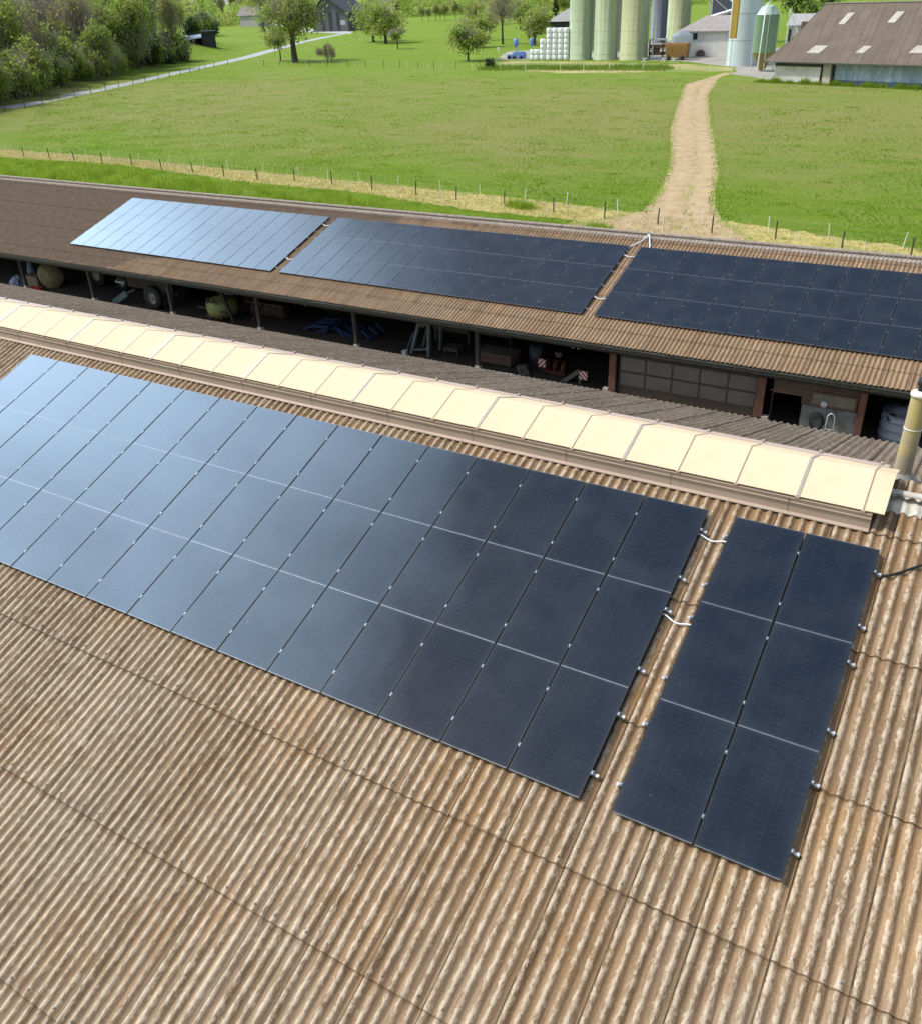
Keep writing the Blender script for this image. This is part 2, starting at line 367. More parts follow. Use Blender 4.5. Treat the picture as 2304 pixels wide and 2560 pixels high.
# ---- skylight along the ridge
SX1 = 2.51
sky = MB()
def curb(mb, y0, s, ztop, zb):       # s=-1 front, +1 back
    sec = [(y0, zb), (y0, ztop - .105), (y0 + s * .028, ztop - .10), (y0 + s * .028, ztop - .085), (y0 + s * .012, ztop - .08), (y0 + s * .03, ztop - .012), (y0 + s * .03, ztop), (y0 - s * .10, ztop + .004), (y0 - s * .10, zb)]
    n = len(sec); xa, xb = -35.5, SX1
    vs = [(xa, y, z) for y, z in sec] + [(xb, y, z) for y, z in sec]
    fs = [(i, (i + 1) % n, n + (i + 1) % n, n + i) for i in range(n)] + [tuple(range(n)), tuple(range(2 * n - 1, n - 1, -1))]
    mb.add(vs, [f if s < 0 else f[::-1] for f in fs])
curb(sky, .455, -1, .355, -.12); curb(sky, 2.26, 1, .395, -.35)
# base flashing apron on the corrugations, front
sky.add([(-35.5, .452, .075), (SX1, .452, .075), (SX1, .40, .052), (-35.5, .40, .052)], [(0, 1, 2, 3)])
sky.add([(-35.5, .40, .052), (SX1, .40, .052), (SX1, .395, .035), (-35.5, .395, .035)], [(0, 1, 2, 3)])
ridge_sky = obj('ridge_skylight', sky, MCURB, barn)
for k in range(18):                    # seams and fixings of the curb
    x = 1.2 - 2.07 * k
    mb = MB(); mb.box((x, .4215, .26), (x + .012, .4245, .345)); mb.box((x, .4515, .06), (x + .008, .4545, .245))
    obj('curb_seam', mb, mat('curb joint', (.16, .12, .09), None, 9, .7), ridge_sky)
CY0, CZ0, CY2, CZ2, CZ1 = .44, .402, 2.24, .360, .700
def pane_section(y_out=0.0, dz=0.0):
    return [(CY0, CZ0), (CY0 + (YR - CY0) * .55, CZ0 + (CZ1 - CZ0) * .56), (YR - .05, CZ1 - .012), (YR, CZ1), (YR + .05, CZ1 - .012), (CY2 - (CY2 - YR) * .55, CZ2 + (CZ1 - CZ2) * .56), (CY2, CZ2)]
def extr(mb, sec, xa, xb, t, up=0.0):
    n = len(sec); top = [(y, z + up) for y, z in sec]; bot = [(y, z + up - t) for y, z in sec]
    vs = [(xa, y, z) for y, z in top] + [(xb, y, z) for y, z in top] + [(xa, y, z) for y, z in bot] + [(xb, y, z) for y, z in bot]
    fs = []
    for i in range(n - 1):
        fs += [(i, n + i, n + i + 1, i + 1), (2 * n + i, 2 * n + i + 1, 3 * n + i + 1, 3 * n + i), (i, i + 1, 2 * n + i + 1, 2 * n + i), (n + i, 3 * n + i, 3 * n + i + 1, n + i + 1)]
    fs += [(0, 2 * n, 3 * n, n), (n - 1, 2 * n - 1, 4 * n - 1, 3 * n - 1)]
    mb.add(vs, fs)
pane_me = None
for k in range(28):
    xj = 2.365 - 1.0362 * k
    if k == 0:
        mb = MB(); extr(mb, pane_section(), xj + .004, 2.685, .012); obj('skylight_pane', mb, MPANE, ridge_sky)
    if pane_me is None:
        mb = MB(); extr(mb, pane_section(), -1.0362 + .004, -.004, .012); o = obj('skylight_pane', mb, MPANE, ridge_sky, (xj, 0, 0)); pane_me = o
        mb = MB(); extr(mb, pane_section(), -.012, .012, .004, .0055); s1 = obj('seam_strip', mb, MSTRIP, ridge_sky, (xj, 0, 0))
        mb = MB(); extr(mb, pane_section(), -.028, .028, .006, .010); s2 = obj('seam_strip', mb, mat('wide seam strip', (.44, .37, .31), (.37, .31, .26), 10, .4, .2, .05), ridge_sky, (0, 0, -50))
        mb = MB(); mb.box((-.035, CY0 - .02, .358), (.035, CY0 + .03, .392)); b1 = obj('bracket', mb, MCURB, ridge_sky, (xj, 0, 0))
        mb = MB(); mb.box((-.02, CY2 - .02, .335), (.02, CY2 + .045, .435)); b2 = obj('bracket', mb, MCURB, ridge_sky, (xj, 0, 0))
    else:
        for src, nm in ((pane_me, 'p'), (s1, 's'), (b1, 'b'), (b2, 'b')):
            if nm == 's' and k % 3 == 1: src = s2
            c = src.copy(); COL.objects.link(c); c.location = Vector((xj, 0, 0)) - wl(ridge_sky)
bpy.data.objects.remove(s2)
# ---- chimney on the back slope
ch = thing('flue_pipe', 'weathered yellow green flue pipe with pale collar and black stub', 'flue pipe', (2.70, 2.95, ZR - (2.95 - YR) * math.tan(TH)))
MFLUE = mat('mossy flue', (.42, .335, .13), (.33, .27, .20), 1.7, .8, 0, .2, (1, 1, .8), lo=.42, hi=.62)
zb = -.35
mb = MB(); mb.lathe([(.158, zb), (.152, .2), (.146, 1.50)], (2.70, 2.95, 0), 28); obj('pipe', mb, MFLUE, ch)
mb = MB(); mb.lathe([(.152, .865), (.158, .87), (.158, .885), (.150, .89)], (2.70, 2.95, 0), 28); obj('band', mb, mat('pale metal band', (.7, .68, .6), None, 12, .5, .3), ch)
mb = MB(); mb.lathe([(.147, 1.498), (.168, 1.50), (.168, 1.545), (.150, 1.57), (.072, 1.60)], (2.70, 2.95, 0), 28); obj('collar', mb, mat('pale collar', (.72, .68, .60), (.6, .56, .5), 8, .6), ch)
mb = MB(); mb.lathe([(.068, 1.59), (.068, 1.69), (.09, 1.70), (.09, 1.82), (.0, 1.83)], (2.70, 2.95, 0), 20); obj('stub', mb, MDARK, ch)
mb = MB(); mb.lathe([(.30, zb + .18), (.22, zb + .22), (.158, zb + .36)], (2.70, 2.95, 0), 24); obj('flashing', mb, mat('lead flashing', (.34, .32, .28), (.24, .23, .2), 7, .7), ch)

# ================================================================== solar arrays
PWD, PLN, PT = 1.134, 1.889, .036
def panel_proto():
    r = thing('solar_panel', '', 'solar panel')
    w, l = PWD / 2, PLN / 2; e = .011
    fr = MB()
    for sx in (-1, 1): fr.box((min(sx * w, sx * (w - e)), -l, -PT), (max(sx * w, sx * (w - e)), l, 0))
    fr.cur = 1
    for sy in (-1, 1): fr.box((-w + e, min(sy * l, sy * (l - .007)), -PT), (w - e, max(sy * l, sy * (l - .007)), -.0005))
    obj('frame', fr, [MFRAME, MEDGE], r)
    gl = MB(); gl.box((-w + e, -l + .007, -.008), (w - e, l - .007, -.0022)); obj('glass', gl, MGLASS, r)
    return r
def clamp_mesh():
    mb = MB(); mb.box((-.017, -.035, -.03), (.017, .035, .005)); mb.cur = 1; mb.lathe([(.011, .005), (.011, .012), (.0, .0125)], (0, 0, 0), 8); return mb
proto = panel_proto(); cm = obj('panel_clamp', clamp_mesh(), [MCLAMP, MALU])
COL.objects.unlink(cm)
RAILV = (.46, 1.54, 2.225, 3.41, 4.25, 5.26)
first = True
def array(P, rx, u0, v0, ncol, where, side, grp, skip=()):
    """columns counted from u0 to the right; label counts from `side`"""
    global first
    for c in range(ncol):
        for r in range(3):
            k = c if side == 'left' else ncol - 1 - c
            lab = 'solar panel in %s row, %s column from %s, %s' % (('top', 'middle', 'bottom')[r], ORD[k], side, where)
            loc = P(u0 + (c + .5) * PA, v0 + (r + .5) * PB, 0)
            jt = (rx + RNG.normal(0, .0022), RNG.normal(0, .0022), 0)
            if first: o = proto; o.location = loc; o.rotation_euler = jt; o['label'] = lab; first = False
            else: o = dup(proto, loc, jt, lab)
            for ch_ in list(o.children):
                if ch_.name.startswith('panel_clamp') and ch_ != cm: D.objects.remove(ch_)
            o['group'] = grp
            if c < ncol - 1:
                for rv in RAILV[2 * r:2 * r + 2]:
                    q = cm.copy(); COL.objects.link(q); q.parent = o; q.location = (PA / 2, (r + .5) * PB - rv, 0)
MRC = mat('rail cap', (.85, .86, .87), (.75, .76, .77), 30, .25, .6, 0)
def rails(P, rx, u0, v0, ncol, where, grp, rends=.10, lends=.085):
    for i, rv in enumerate(RAILV):
        t = thing('mounting_rail', 'silver mounting rail, %s below the ridge, under %s' % (ORD[i], where), 'rail', P(u0, v0 + rv, -.06), (rx, 0, 0), grp)
        L = ncol * PA
        mb = MB(); mb.box((-lends + .03, -.02, -.022), (L + rends - .03, .02, .022)); obj('rail', mb, MALU, t, world=False)
        for xx, s in ((L + .012, 1), (-.012, -1)):
            mb = MB(); a, b = sorted((xx - s * .02, xx + s * .026)); mb.box((a, -.035, .024), (b, .035, .068)); mb.cur = 1
            mb.lathe([(.012, .066), (.012, .08), (0, .081)], ((a + b) / 2, 0, 0), 8); obj('end_clamp', mb, [MCLAMP, MALU], t, world=False)
        for xx, s in ((L + rends - .03, 1), (-lends + .03, -1)):
            mb = MB(); a, b = sorted((xx, xx + s * .035)); mb.box((a, -.023, -.025), (b, .023, .027)); obj('end_cap', mb, MRC, t, world=False)
GN, GF = 'solar panels on the near barn roof', 'solar panels on the shed roof'
array(nearP, TH, -16 * PA, 0, 16, 'large array on near roof', 'right', GN)
rails(nearP, TH, -16 * PA, 0, 16, 'the large near array', 'rails under the near arrays')
SU = .46394
array(nearP, TH, SU, 0, 2, 'small array on near roof', 'left', GN)
rails(nearP, TH, SU, 0, 2, 'the small near array', 'rails under the near arrays')
UB, UA = -17.87928, -34.5956
array(farP, PHI, 0, 0, 14, 'right array on shed roof', 'left', GF)
array(farP, PHI, UB, 0, 15, 'middle array on shed roof', 'left', GF)
array(farP, PHI, UA, 0, 14, 'left array on shed roof', 'left', GF)
for u, n, w in ((0, 14, 'the right shed array'), (UB, 15, 'the middle shed array'), (UA, 14, 'the left shed array')):
    rails(farP, PHI, u, 0, n, w, 'rails under the shed arrays')
MCAB = mat('white conduit', (.78, .80, .80), (.66, .68, .68), 30, .5)
def cable(P, pts, label, r=.014, m=None, name='cable_conduit', grp='white conduits between the arrays'):
    # smooth Catmull-Rom through (u, v, h)
    Q = [P(*p) for p in pts]; out = []
    for i in range(len(Q) - 1):
        p0, p1, p2, p3 = Q[max(i - 1, 0)], Q[i], Q[i + 1], Q[min(i + 2, len(Q) - 1)]
        for k in range(8):
            t = k / 8; out.append(.5 * ((2 * p1) + (p2 - p0) * t + (2 * p0 - 5 * p1 + 4 * p2 - p3) * t * t + (3 * p1 - p0 - 3 * p2 + p3) * t ** 3))
    out.append(Q[-1]); mb = MB(); mb.tube(out, r, 8); o = obj(name, mb, m or MCAB); return tag(o, label, 'cable', grp)
cable(nearP, [(-.12, .50, -.06), (.02, .52, -.065), (.22, .58, -.085), (.40, .55, -.065), (.6, .52, -.06)], 'white conduit nearer the ridge between the two near arrays')
cable(nearP, [(-.12, 2.28, -.06), (.02, 2.29, -.065), (.22, 2.37, -.085), (.40, 2.35, -.065), (.6, 2.31, -.06)], 'white conduit halfway down between the two near arrays')
cable(nearP, [(2.6, .46, -.06), (2.86, .45, -.07), (3.05, .36, -.075), (3.6, -.12, -.08), (4.6, -.75, -.08)], 'black cables running off the small array over the roof ridge', .022, MDARK, 'black_cable', None)
gA = UA + 14 * PA; gB = UB + 15 * PA
for u, w in ((gA, 'left and middle'), (gB, 'middle and right')):
    for vv, ww in ((.75, 'upper'), (4.3, 'lower')):
        gap = (UB if u == gA else 0) - u
        cable(farP, [(u - .15, vv, -.05), (u + .03, vv, -.05), (u + gap / 2, vv + .08, -.075), (u + gap, vv + .02, -.05), (u + gap + .12, vv, -.05)], '%s white conduit between the %s arrays on the shed roof' % (ww, w), .022)
cable(farP, [(gB - .02, .02, -.05), (gB + .2, -.25, -.06), (gB + .42, -.62, -.03), (gB + .55, -1.0, .03), (gB + .62, -.95, .03), (gB + .85, -.4, -.06), (gB + 1.0, .05, -.05)], 'bent white conduit hooked up to the shed ridge', .03)

# ================================================================== open shed
EV = 7.42; shed = thing('open_shed', 'long open fronted machine shed with brown corrugated roof', 'shed', (-25, 28, G))
FX0, FX1 = -78, 14
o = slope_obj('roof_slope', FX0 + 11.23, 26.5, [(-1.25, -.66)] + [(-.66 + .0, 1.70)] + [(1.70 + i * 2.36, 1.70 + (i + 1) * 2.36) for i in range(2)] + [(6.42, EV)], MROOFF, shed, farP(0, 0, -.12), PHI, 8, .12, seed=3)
o['label'] = 'brown slope carrying the three solar arrays'
rp = farP(0, -1.3, -.12); YS, ZS = rp.y, rp.z
V, F, mi = corrugated(FX0, 26.5 - 11.23, [(-.05, 2.3), (2.3, 4.6), (4.6, 6.9), (6.9, 8.6)], 6, .3, seed=4)
me = arr_mesh('roof_slope', np.array([(-p[0], p[1], p[2]) for p in V]), F[:, ::-1], [MROOFB], smooth=True)
o = mobj('roof_slope', me, shed); o.location = Vector((0, YS + .01, ZS - .01)) - wl(shed); o.rotation_euler = (PHI, 0, PI)
MCAPF = mat('brown grey ridge cap', (.33, .275, .22), (.22, .18, .145), 5, .9, 0, .3)
mb = MB(); mb.smooth = True
X = np.arange(FX0, 15.2, PITCH / 6); n_ = len(X)
for sgn in (-1, 1):
    R_ = []
    for j in range(5):
        t = j / 4; d = t * .44; w_ = sstep((t - .3) / .4)
        H_ = .035 + w_ * AMP * np.cos(2 * PI * (X - .12 + 11.23) / PITCH - 1.9)
        R_ += [(x, YS + sgn * d * math.cos(PHI), ZS - d * math.sin(PHI) + h) for x, h in zip(X, H_)]
    R_ += [(x, y, z - .015) for x, y, z in R_[-n_:]]
    mb.add(R_, [(j * n_ + i, j * n_ + i + 1, (j + 1) * n_ + i + 1, (j + 1) * n_ + i) for j in range(5) for i in range(n_ - 1)])
k = FX0
while k < 14.5:
    mb.tube([(k, YS, ZS + .03), (k + 1.12, YS, ZS + .036)], [.088, .095], 10); k += 1.13
obj('ridge_cap', mb, MCAPF, shed)
EY = farP(0, EV, -.12).y; EZ = farP(0, EV, -.12).z
MGUT = mat('mossy grey gutter', (.125, .125, .10), (.075, .08, .06), 4, .7, .1, .2)
mb = MB()                              # half round gutter
sec = [(math.cos(a) * .075, math.sin(a) * .075) for a in np.linspace(PI, 2 * PI, 8)]
vs = [(FX0, EY - .03 + y, EZ - .045 + z) for y, z in sec] + [(15.2, EY - .03 + y, EZ - .045 + z) for y, z in sec]
mb.smooth = True; mb.add(vs, [(i, i + 1, 8 + i + 1, 8 + i) for i in range(7)]); obj('gutter', mb, MGUT, shed)
mb = MB(); mb.box((FX0, EY + .10, EZ - .30), (15, EY + .16, EZ - .06)); obj('fascia_board', mb, mat('grey green fascia', (.10, .10, .082), (.06, .06, .05), 5, .8), shed)
PY = 20.45; FL = -7.62
mb = MB(); mb.box((FX0, PY - .1, EZ - .52), (15, PY + .12, EZ - .26)); obj('eaves_beam', mb, MWOODD, shed)
BYW = YS + 8.0
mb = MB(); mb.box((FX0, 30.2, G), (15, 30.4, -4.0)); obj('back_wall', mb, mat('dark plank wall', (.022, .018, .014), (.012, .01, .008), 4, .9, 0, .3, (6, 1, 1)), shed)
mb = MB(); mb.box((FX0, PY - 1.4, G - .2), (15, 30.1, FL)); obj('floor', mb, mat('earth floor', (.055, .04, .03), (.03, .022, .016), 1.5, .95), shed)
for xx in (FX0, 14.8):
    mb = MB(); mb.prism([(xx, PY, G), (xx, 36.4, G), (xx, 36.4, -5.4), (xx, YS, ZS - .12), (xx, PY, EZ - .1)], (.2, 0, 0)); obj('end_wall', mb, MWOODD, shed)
for i in range(15):                    # rafters
    xx = -76 + i * 6.45
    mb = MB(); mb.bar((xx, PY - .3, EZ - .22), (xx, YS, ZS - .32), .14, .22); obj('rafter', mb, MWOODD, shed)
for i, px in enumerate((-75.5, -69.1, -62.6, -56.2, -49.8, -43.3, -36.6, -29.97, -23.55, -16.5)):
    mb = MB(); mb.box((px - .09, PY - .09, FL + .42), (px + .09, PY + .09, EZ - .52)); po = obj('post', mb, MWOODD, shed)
    mb = MB(); s_ = .16; mb.add([(px - s_, PY - s_, FL), (px + s_, PY - s_, FL), (px + s_, PY + s_, FL), (px - s_, PY + s_, FL), (px - .11, PY - .11, FL + .42), (px + .11, PY - .11, FL + .42), (px + .11, PY + .11, FL + .42), (px - .11, PY + .11, FL + .42)], [(4, 5, 6, 7), (0, 1, 5, 4), (1, 2, 6, 5), (2, 3, 7, 6), (3, 0, 4, 7)])
    obj('plinth', mb, MCONC, po)
# folding door bay and doorway wall
def P2(x, y, Y=PY): return ony(x, y, Y)
xd0, xd1 = -9.55, P2(1888, 990).x
for px, w_ in ((-9.80, .30), (xd1 + .18, .34)):
    mb = MB(); mb.box((px - w_ / 2, PY - .13, FL + (.35 if w_ > .3 else 0)), (px + w_ / 2, PY + .02, EZ - .521)); jm = obj('door_jamb', mb, MWOODR, shed)
    mb = MB(); mb.box((px + (w_ / 2 + .003 if w_ > .3 else -w_ / 2 - .253), PY - .15, FL), (px + (w_ / 2 + .25 if w_ > .3 else -w_ / 2 - .003), PY + .10, FL + .42)); obj('plinth', mb, MCONC, jm)
zt, zbm = EZ - .55, FL
door = MB(); dy = PY + .05; W_ = xd1 - xd0; pw = W_ / 5
rows_ = [(zt - .12, zt - .72), (zt - .80, zt - 1.38)]
door.box((xd0, dy, FL), (xd1, dy + .05, rows_[1][1] - .06))
for z0, z1 in ((zt, zt - .12), (rows_[0][1], rows_[1][0]), (rows_[1][1], rows_[1][1] - .06)): door.box((xd0, dy, z1), (xd1, dy + .05, z0))
for k in range(6):
    for z0, z1 in rows_: door.box((xd0 + k * pw - .03 + (.03 if k == 0 else 0) - (.03 if k == 5 else 0), dy, z1), (xd0 + k * pw + .03 - (.03 if k == 5 else 0) + (.0 if k else .03), dy + .05, z0))
dr = obj('folding_door', door, mat('dark brown door', (.07, .05, .038), (.05, .036, .028), 4, .7), shed)
MDP = mat('dusty glass', (.145, .13, .11), (.115, .112, .10), 1.2, .3, 0, 0)
for k in range(5):
    for z0, z1 in rows_:
        mb = MB(); mb.box((xd0 + k * pw + .031, dy + .02, z1 + .001), (xd0 + (k + 1) * pw - .031, dy + .03, z0 - .001)); obj('window_pane', mb, MDP, dr)
xw0 = xd1 + .62; xo0, xo1 = P2(1924, 1030).x, P2(1997, 1030).x; xw1 = P2(2160, 1030).x
MWALL = mat('brown plank wall', (.12, .075, .045), (.07, .05, .033), 3, .85, 0, .3, (1, 1, 5))
mb = MB(); mb.box((xw0, dy, FL), (xo0, dy + .08, zt)); mb.box((xo0, dy, P2(1960, 985).z), (xo1, dy + .08, zt)); mb.box((xo1, dy, FL + 1.15), (xw1, dy + .08, zt))
obj('plank_wall', mb, MWALL, shed)
mb = MB(); a_, b_ = P2(1925, 968, dy), P2(2000, 980, dy); mb.box((a_.x, dy - .004, b_.z - .12), (b_.x, dy - .001, a_.z - .08)); obj('flaking_paint', mb, mat('flaking red paint', (.32, .075, .04), (.12, .06, .04), 9, .8, lo=.45, hi=.6), shed)
mb = MB(); mb.box((xo1 + .06, dy - .06, FL), (xw1, dy + .10, FL + 1.15)); obj('block_wall', mb, mat('stained block wall', (.18, .19, .19), (.09, .09, .07), 2.2, .9), shed)
a_, b_ = P2(2033, 976, dy - .03), P2(2134, 1026, dy - .03)
mb = MB(); mb.box((a_.x, dy - .03, b_.z), (b_.x, dy - .002, a_.z - .1)); wn_ = obj('window', mb, mat('greenish pane', (.17, .165, .11), (.12, .12, .085), 2.5, .4), shed)
mb = MB()
for q in (((a_.x - .07, b_.z - .07), (a_.x - .001, a_.z - .03)), ((b_.x + .001, b_.z - .07), (b_.x + .07, a_.z - .03)), ((a_.x, b_.z - .07), (b_.x, b_.z - .001)), ((a_.x, a_.z - .099), (b_.x, a_.z - .03))): mb.box((q[0][0], dy - .05, q[0][1]), (q[1][0], dy - .003, q[1][1]))
obj('window_frame', mb, MWOODR, wn_)
mb = MB(); mb.box((xw1 - .22, PY - .12, FL), (xw1 + .02, PY + .03, EZ - .521)); obj('door_jamb', mb, MWOODR, shed)
c_ = P2(2058, 1013, dy - .1); mb = MB(); mb.lathe([(0, 0), (.10, .0), (.13, .05), (.13, .10)], (0, 0, 0), 18, Matrix.Translation(c_) @ Matrix.Rotation(-PI / 2, 4, 'X')); tag(obj('round_lamp', mb, mat('white enamel', (.6, .6, .55), None, 9, .4)), 'round white lamp fixed under the greenish shed window', 'lamp')
c_ = P2(2040, 1054, dy - .12); mb = MB()
for j in range(3):
    mb.tube([c_ + Vector((math.cos(a) * (.27 - .03 * j), -.03 * j, math.sin(a) * (.36 - .04 * j))) for a in np.linspace(0, 2 * PI, 25)], .02, 6, False)
tag(obj('hose_coil', mb, mat('dark hose', (.02, .03, .02), None, 20, .6)), 'coiled dark hose hanging on the stained block wall', 'hose')
p0, p1, p2_, p3 = (P2(q[0], q[1], PY - .45) for q in ((2058, 1082), (2069, 1034), (2087, 1037), (2083, 1088)))
mb = MB(); mb.tube([Vector((p0.x, p0.y, FL)), p1 - Vector((0, 0, .1)), p1 + Vector((.08, 0, .02)), p2_ + Vector((-.08, 0, .02)), p2_ - Vector((0, 0, .1)), Vector((p3.x, p3.y, FL))], .028, 8)
mb.tube([Vector((p0.x + .02, p0.y, FL + .5)), Vector((p3.x - .02, p3.y, FL + .5))], .02, 6)
tag(obj('tube_hoop', mb, MALU), 'bent silver tube hoop standing before the block wall', 'hoop')
# grey ribbed tank
ta, tb = P2(2186, 1070, 21.3), P2(2275, 1070, 21.3); cx = (ta.x + tb.x) / 2 + .25; rr = (tb.x - ta.x) / 2 + .15
tk = thing('water_tank', 'grey ribbed plastic water tank in the shed behind the flue', 'tank', (cx, 21.6, FL))
mb = MB(); prof = [(rr * .98, 0)]
zT = P2(2230, 1046, 21.3).z - FL
for z in np.arange(.1, zT, .34): prof += [(rr * .97, z), (rr * 1.02, z + .03), (rr * 1.02, z + .07), (rr * .97, z + .10), (rr * .97, z + .30)]
prof += [(rr * .9, zT + .08), (rr * .42, zT + .38), (.0, zT + .42)]
mb.lathe(prof, (cx, 21.6, FL), 32); obj('body', mb, MGREYP, tk)
mb = MB(); mb.lathe([(.19, zT + .3), (.19, zT + .55), (.0, zT + .57)], (cx + .25, 21.5, FL), 16); obj('lid', mb, mat('pale lid', (.45, .43, .47), None, 6, .5), tk)
mb = MB(); mb.lathe([(.17, 0), (.17, .03), (0, .032)], (0, 0, 0), 16, Matrix.Translation((cx - .35, 21.6 - rr * .72, FL + zT + .13)) @ Matrix.Rotation(rad(52), 4, 'X')); obj('inlet', mb, MDARK, tk)

# ---- contents of the shed, dark and half hidden
def item(name, mb, m, label, cat, group=None): return tag(obj(name, mb, m), label, cat, group)
YI = 22.0
c = P2(128, 703, YI); mb = MB(); r_ = .72
M_ = Matrix.Translation((c.x + .1, c.y, FL + r_)) @ Matrix.Rotation(rad(62), 4, 'Z') @ Matrix.Rotation(PI / 2, 4, 'X')
mb.lathe([(0, -.62), (r_ * .97, -.62), (r_, -.55), (r_ * 1.01, 0), (r_, .55), (r_ * .97, .62), (0, .62)], (0, 0, 0), 26, M_)
item('round_bale', mb, mat('greenish straw bale', (.34, .30, .14), (.22, .15, .08), 3, .9, 0, .5), 'greenish brown round bale standing in the shed', 'bale')
a, b = P2(75, 716, YI - .4), P2(97, 693, YI - .4); mb = MB(); mb.box((a.x, YI - .6, FL), (b.x, YI, b.z)); mb.box((a.x - .02, YI - .62, b.z + .002), (b.x + .02, YI + .02, b.z + .05)); item('cardboard_box', mb, mat('cardboard', (.25, .19, .13), None, 5, .9), 'brown cardboard box just left of the round bale', 'box')
def heap(cx, cy, cz, w, h, seed, d=.6):
    rg = np.random.default_rng(seed); mb = MB(); n, m_ = 12, 7; vs = []
    for j in range(m_):
        t = j / (m_ - 1)
        for k in range(n):
            a = 2 * PI * k / n; q = (1 - t ** 1.6) ** .7 * (1 + rg.normal(0, .12))
            vs.append((cx + w * q * math.cos(a), cy + d * q * math.sin(a), cz + h * t + (rg.normal(0, .04) if 0 < j < m_ - 1 else 0)))
    mb.add(vs, [(j * n + k, j * n + (k + 1) % n, (j + 1) * n + (k + 1) % n, (j + 1) * n + k) for j in range(m_ - 1) for k in range(n)]); return mb
a = P2(40, 712, 21.2); item('tarpaulin', heap(a.x, 21.4, FL, .5, P2(40, 690, 21.2).z - FL, 3), mat('blue white sheeting', (.36, .42, .50), (.10, .14, .22), 5, .6), 'crumpled blue white tarpaulin heaped on the shed floor', 'tarpaulin')
a = P2(76, 668, 22.4); item('plastic_bag', heap(a.x, 22.4, P2(76, 688, 22.4).z, .36, P2(76, 650, 22.4).z - P2(76, 688, 22.4).z, 9, .3), mat('pale plastic', (.22, .25, .32), (.06, .08, .11), 6, .5), 'pale plastic bag hanging above the cardboard box', 'bag')
a, b = P2(67, 720, 20.9), P2(97, 722, 20.9); mb = MB(); mb.bar(a, b, .10, .10); mb.bar(a + Vector((0, .25, 0)), b + Vector((0, .25, 0)), .10, .10); mb.bar(a, a + Vector((0, .25, 0)), .08); mb.bar(b, b + Vector((0, .25, 0)), .08); mb.bar(b + Vector((-.05, .1, 0)), Vector((b.x - .05, b.y + .1, FL)), .06); mb.bar(a + Vector((.05, .1, 0)), Vector((a.x + .05, a.y + .1, FL)), .06); item('red_frame', mb, mat('bright red paint', (.5, .03, .04), None, 8, .5), 'low red metal frame before the round bale', 'frame')
# trailer with wheel
w = P2(387, 757, 21.3); tr = thing('farm_trailer', 'dark farm trailer with one big pale wheel rim showing', 'trailer', (w.x, 22, FL))
mb = MB(); mb.box((w.x - 2.3, 21.5, FL + 1.05), (w.x + 1.5, 23.4, FL + 1.2)); mb.box((w.x - 2.3, 21.5, FL + 1.203), (w.x + 1.5, 21.56, FL + 1.7)); obj('bed', mb, MWOODD, tr)
for yy in (21.3, 23.5):
    R_ = Matrix.Translation((w.x, yy, FL + .70)) @ Matrix.Rotation(PI / 2, 4, 'X')
    mb = MB(); mb.lathe([(.36, -.16), (.64, -.18), (.70, -.10), (.70, .10), (.64, .18), (.36, .16)], (0, 0, 0), 26, R_); wh = obj('wheel', mb, MDARK, tr)
    mb = MB(); mb.lathe([(.36, .14), (.35, .10), (.24, .05), (.10, .04), (.09, .13), (0, .135)], (0, 0, 0), 22, R_); obj('rim', mb, mat('grey rim', (.28, .25, .22), (.18, .16, .14), 5, .6), wh)
a, b = P2(284, 757, 21.2), P2(316, 733, 21.2); mb = MB(); mb.bar(a, b, .35, .08, (0, 1, 0)); mb.bar((b.x, 21.2, b.z), (w.x - 1.9, 21.6, FL + .9), .1); obj('drawbar', mb, mat('teal grey steel', (.12, .17, .17), None, 5, .6), tr)
a, b = P2(288, 703, 21.4), P2(311, 707, 21.4); mb = MB(); mb.bar(a, b, .05, .1); mb.bar((a.x + .1, 21.4, a.z), (a.x + .1, 21.55, FL + 1.4), .04); mb.bar((b.x - .1, 21.4, b.z), (b.x - .1, 21.55, FL + 1.4), .04); obj('rail_bar', mb, mat('pale grey paint', (.4, .4, .38), None, 6, .6), tr)
# sprayer
a, b = P2(512, 806, 21.2), P2(573, 755, 21.2)
sp = thing('crop_sprayer', 'yellow green crop sprayer tank held in a dark red frame', 'sprayer', ((a.x + b.x) / 2, 21.5, FL))
cx = (a.x + b.x) / 2; wd = (b.x - a.x) / 2; zt_ = b.z
mb = MB(); mb.lathe([(0, FL + .25), (wd * .75, FL + .28), (wd * .8, FL + .6), (wd * .8, zt_ - .25), (wd * .6, zt_ - .05), (.15, zt_), (.15, zt_ + .06), (0, zt_ + .06)], (cx, 21.7, 0), 20); obj('tank', mb, mat('yellow green plastic', (.26, .29, .08), (.17, .19, .06), 4, .5), sp)
MRF = mat('dark red frame', (.10, .03, .02), None, 6, .6)
mb = MB()
for xx in (-.35, .12): mb.bar((cx + xx, 21.0, FL), (cx + xx, 21.0, zt_ + .15), .09)
mb.bar((cx - wd, 21.0, FL + .75), (cx + wd * .9, 21.0, FL + .6), .09); mb.bar((cx + .12, 20.95, zt_ - .3), (cx + .5, 20.95, zt_ + .05), .06); mb.bar((cx + .12, 20.95, zt_ - .3), (cx - .2, 20.95, zt_ + .05), .06); mb.bar((cx - .6, 21.0, FL + .3), (cx + .6, 21.0, FL + .3), .12)
obj('frame', mb, MRF, sp)
a, b = P2(551, 728, 21.0), P2(578, 786, 21.0); mb = MB(); mb.bar(a, b, .16, .12); mb.bar(b, Vector((b.x + .12, 21.0, FL)), .16, .12); mb.box((b.x - .1, 20.85, FL), (b.x + .35, 21.15, FL + .06)); item('leaning_beam', mb, MWOODD, 'dark beam leaning beside the yellow green sprayer', 'beam')
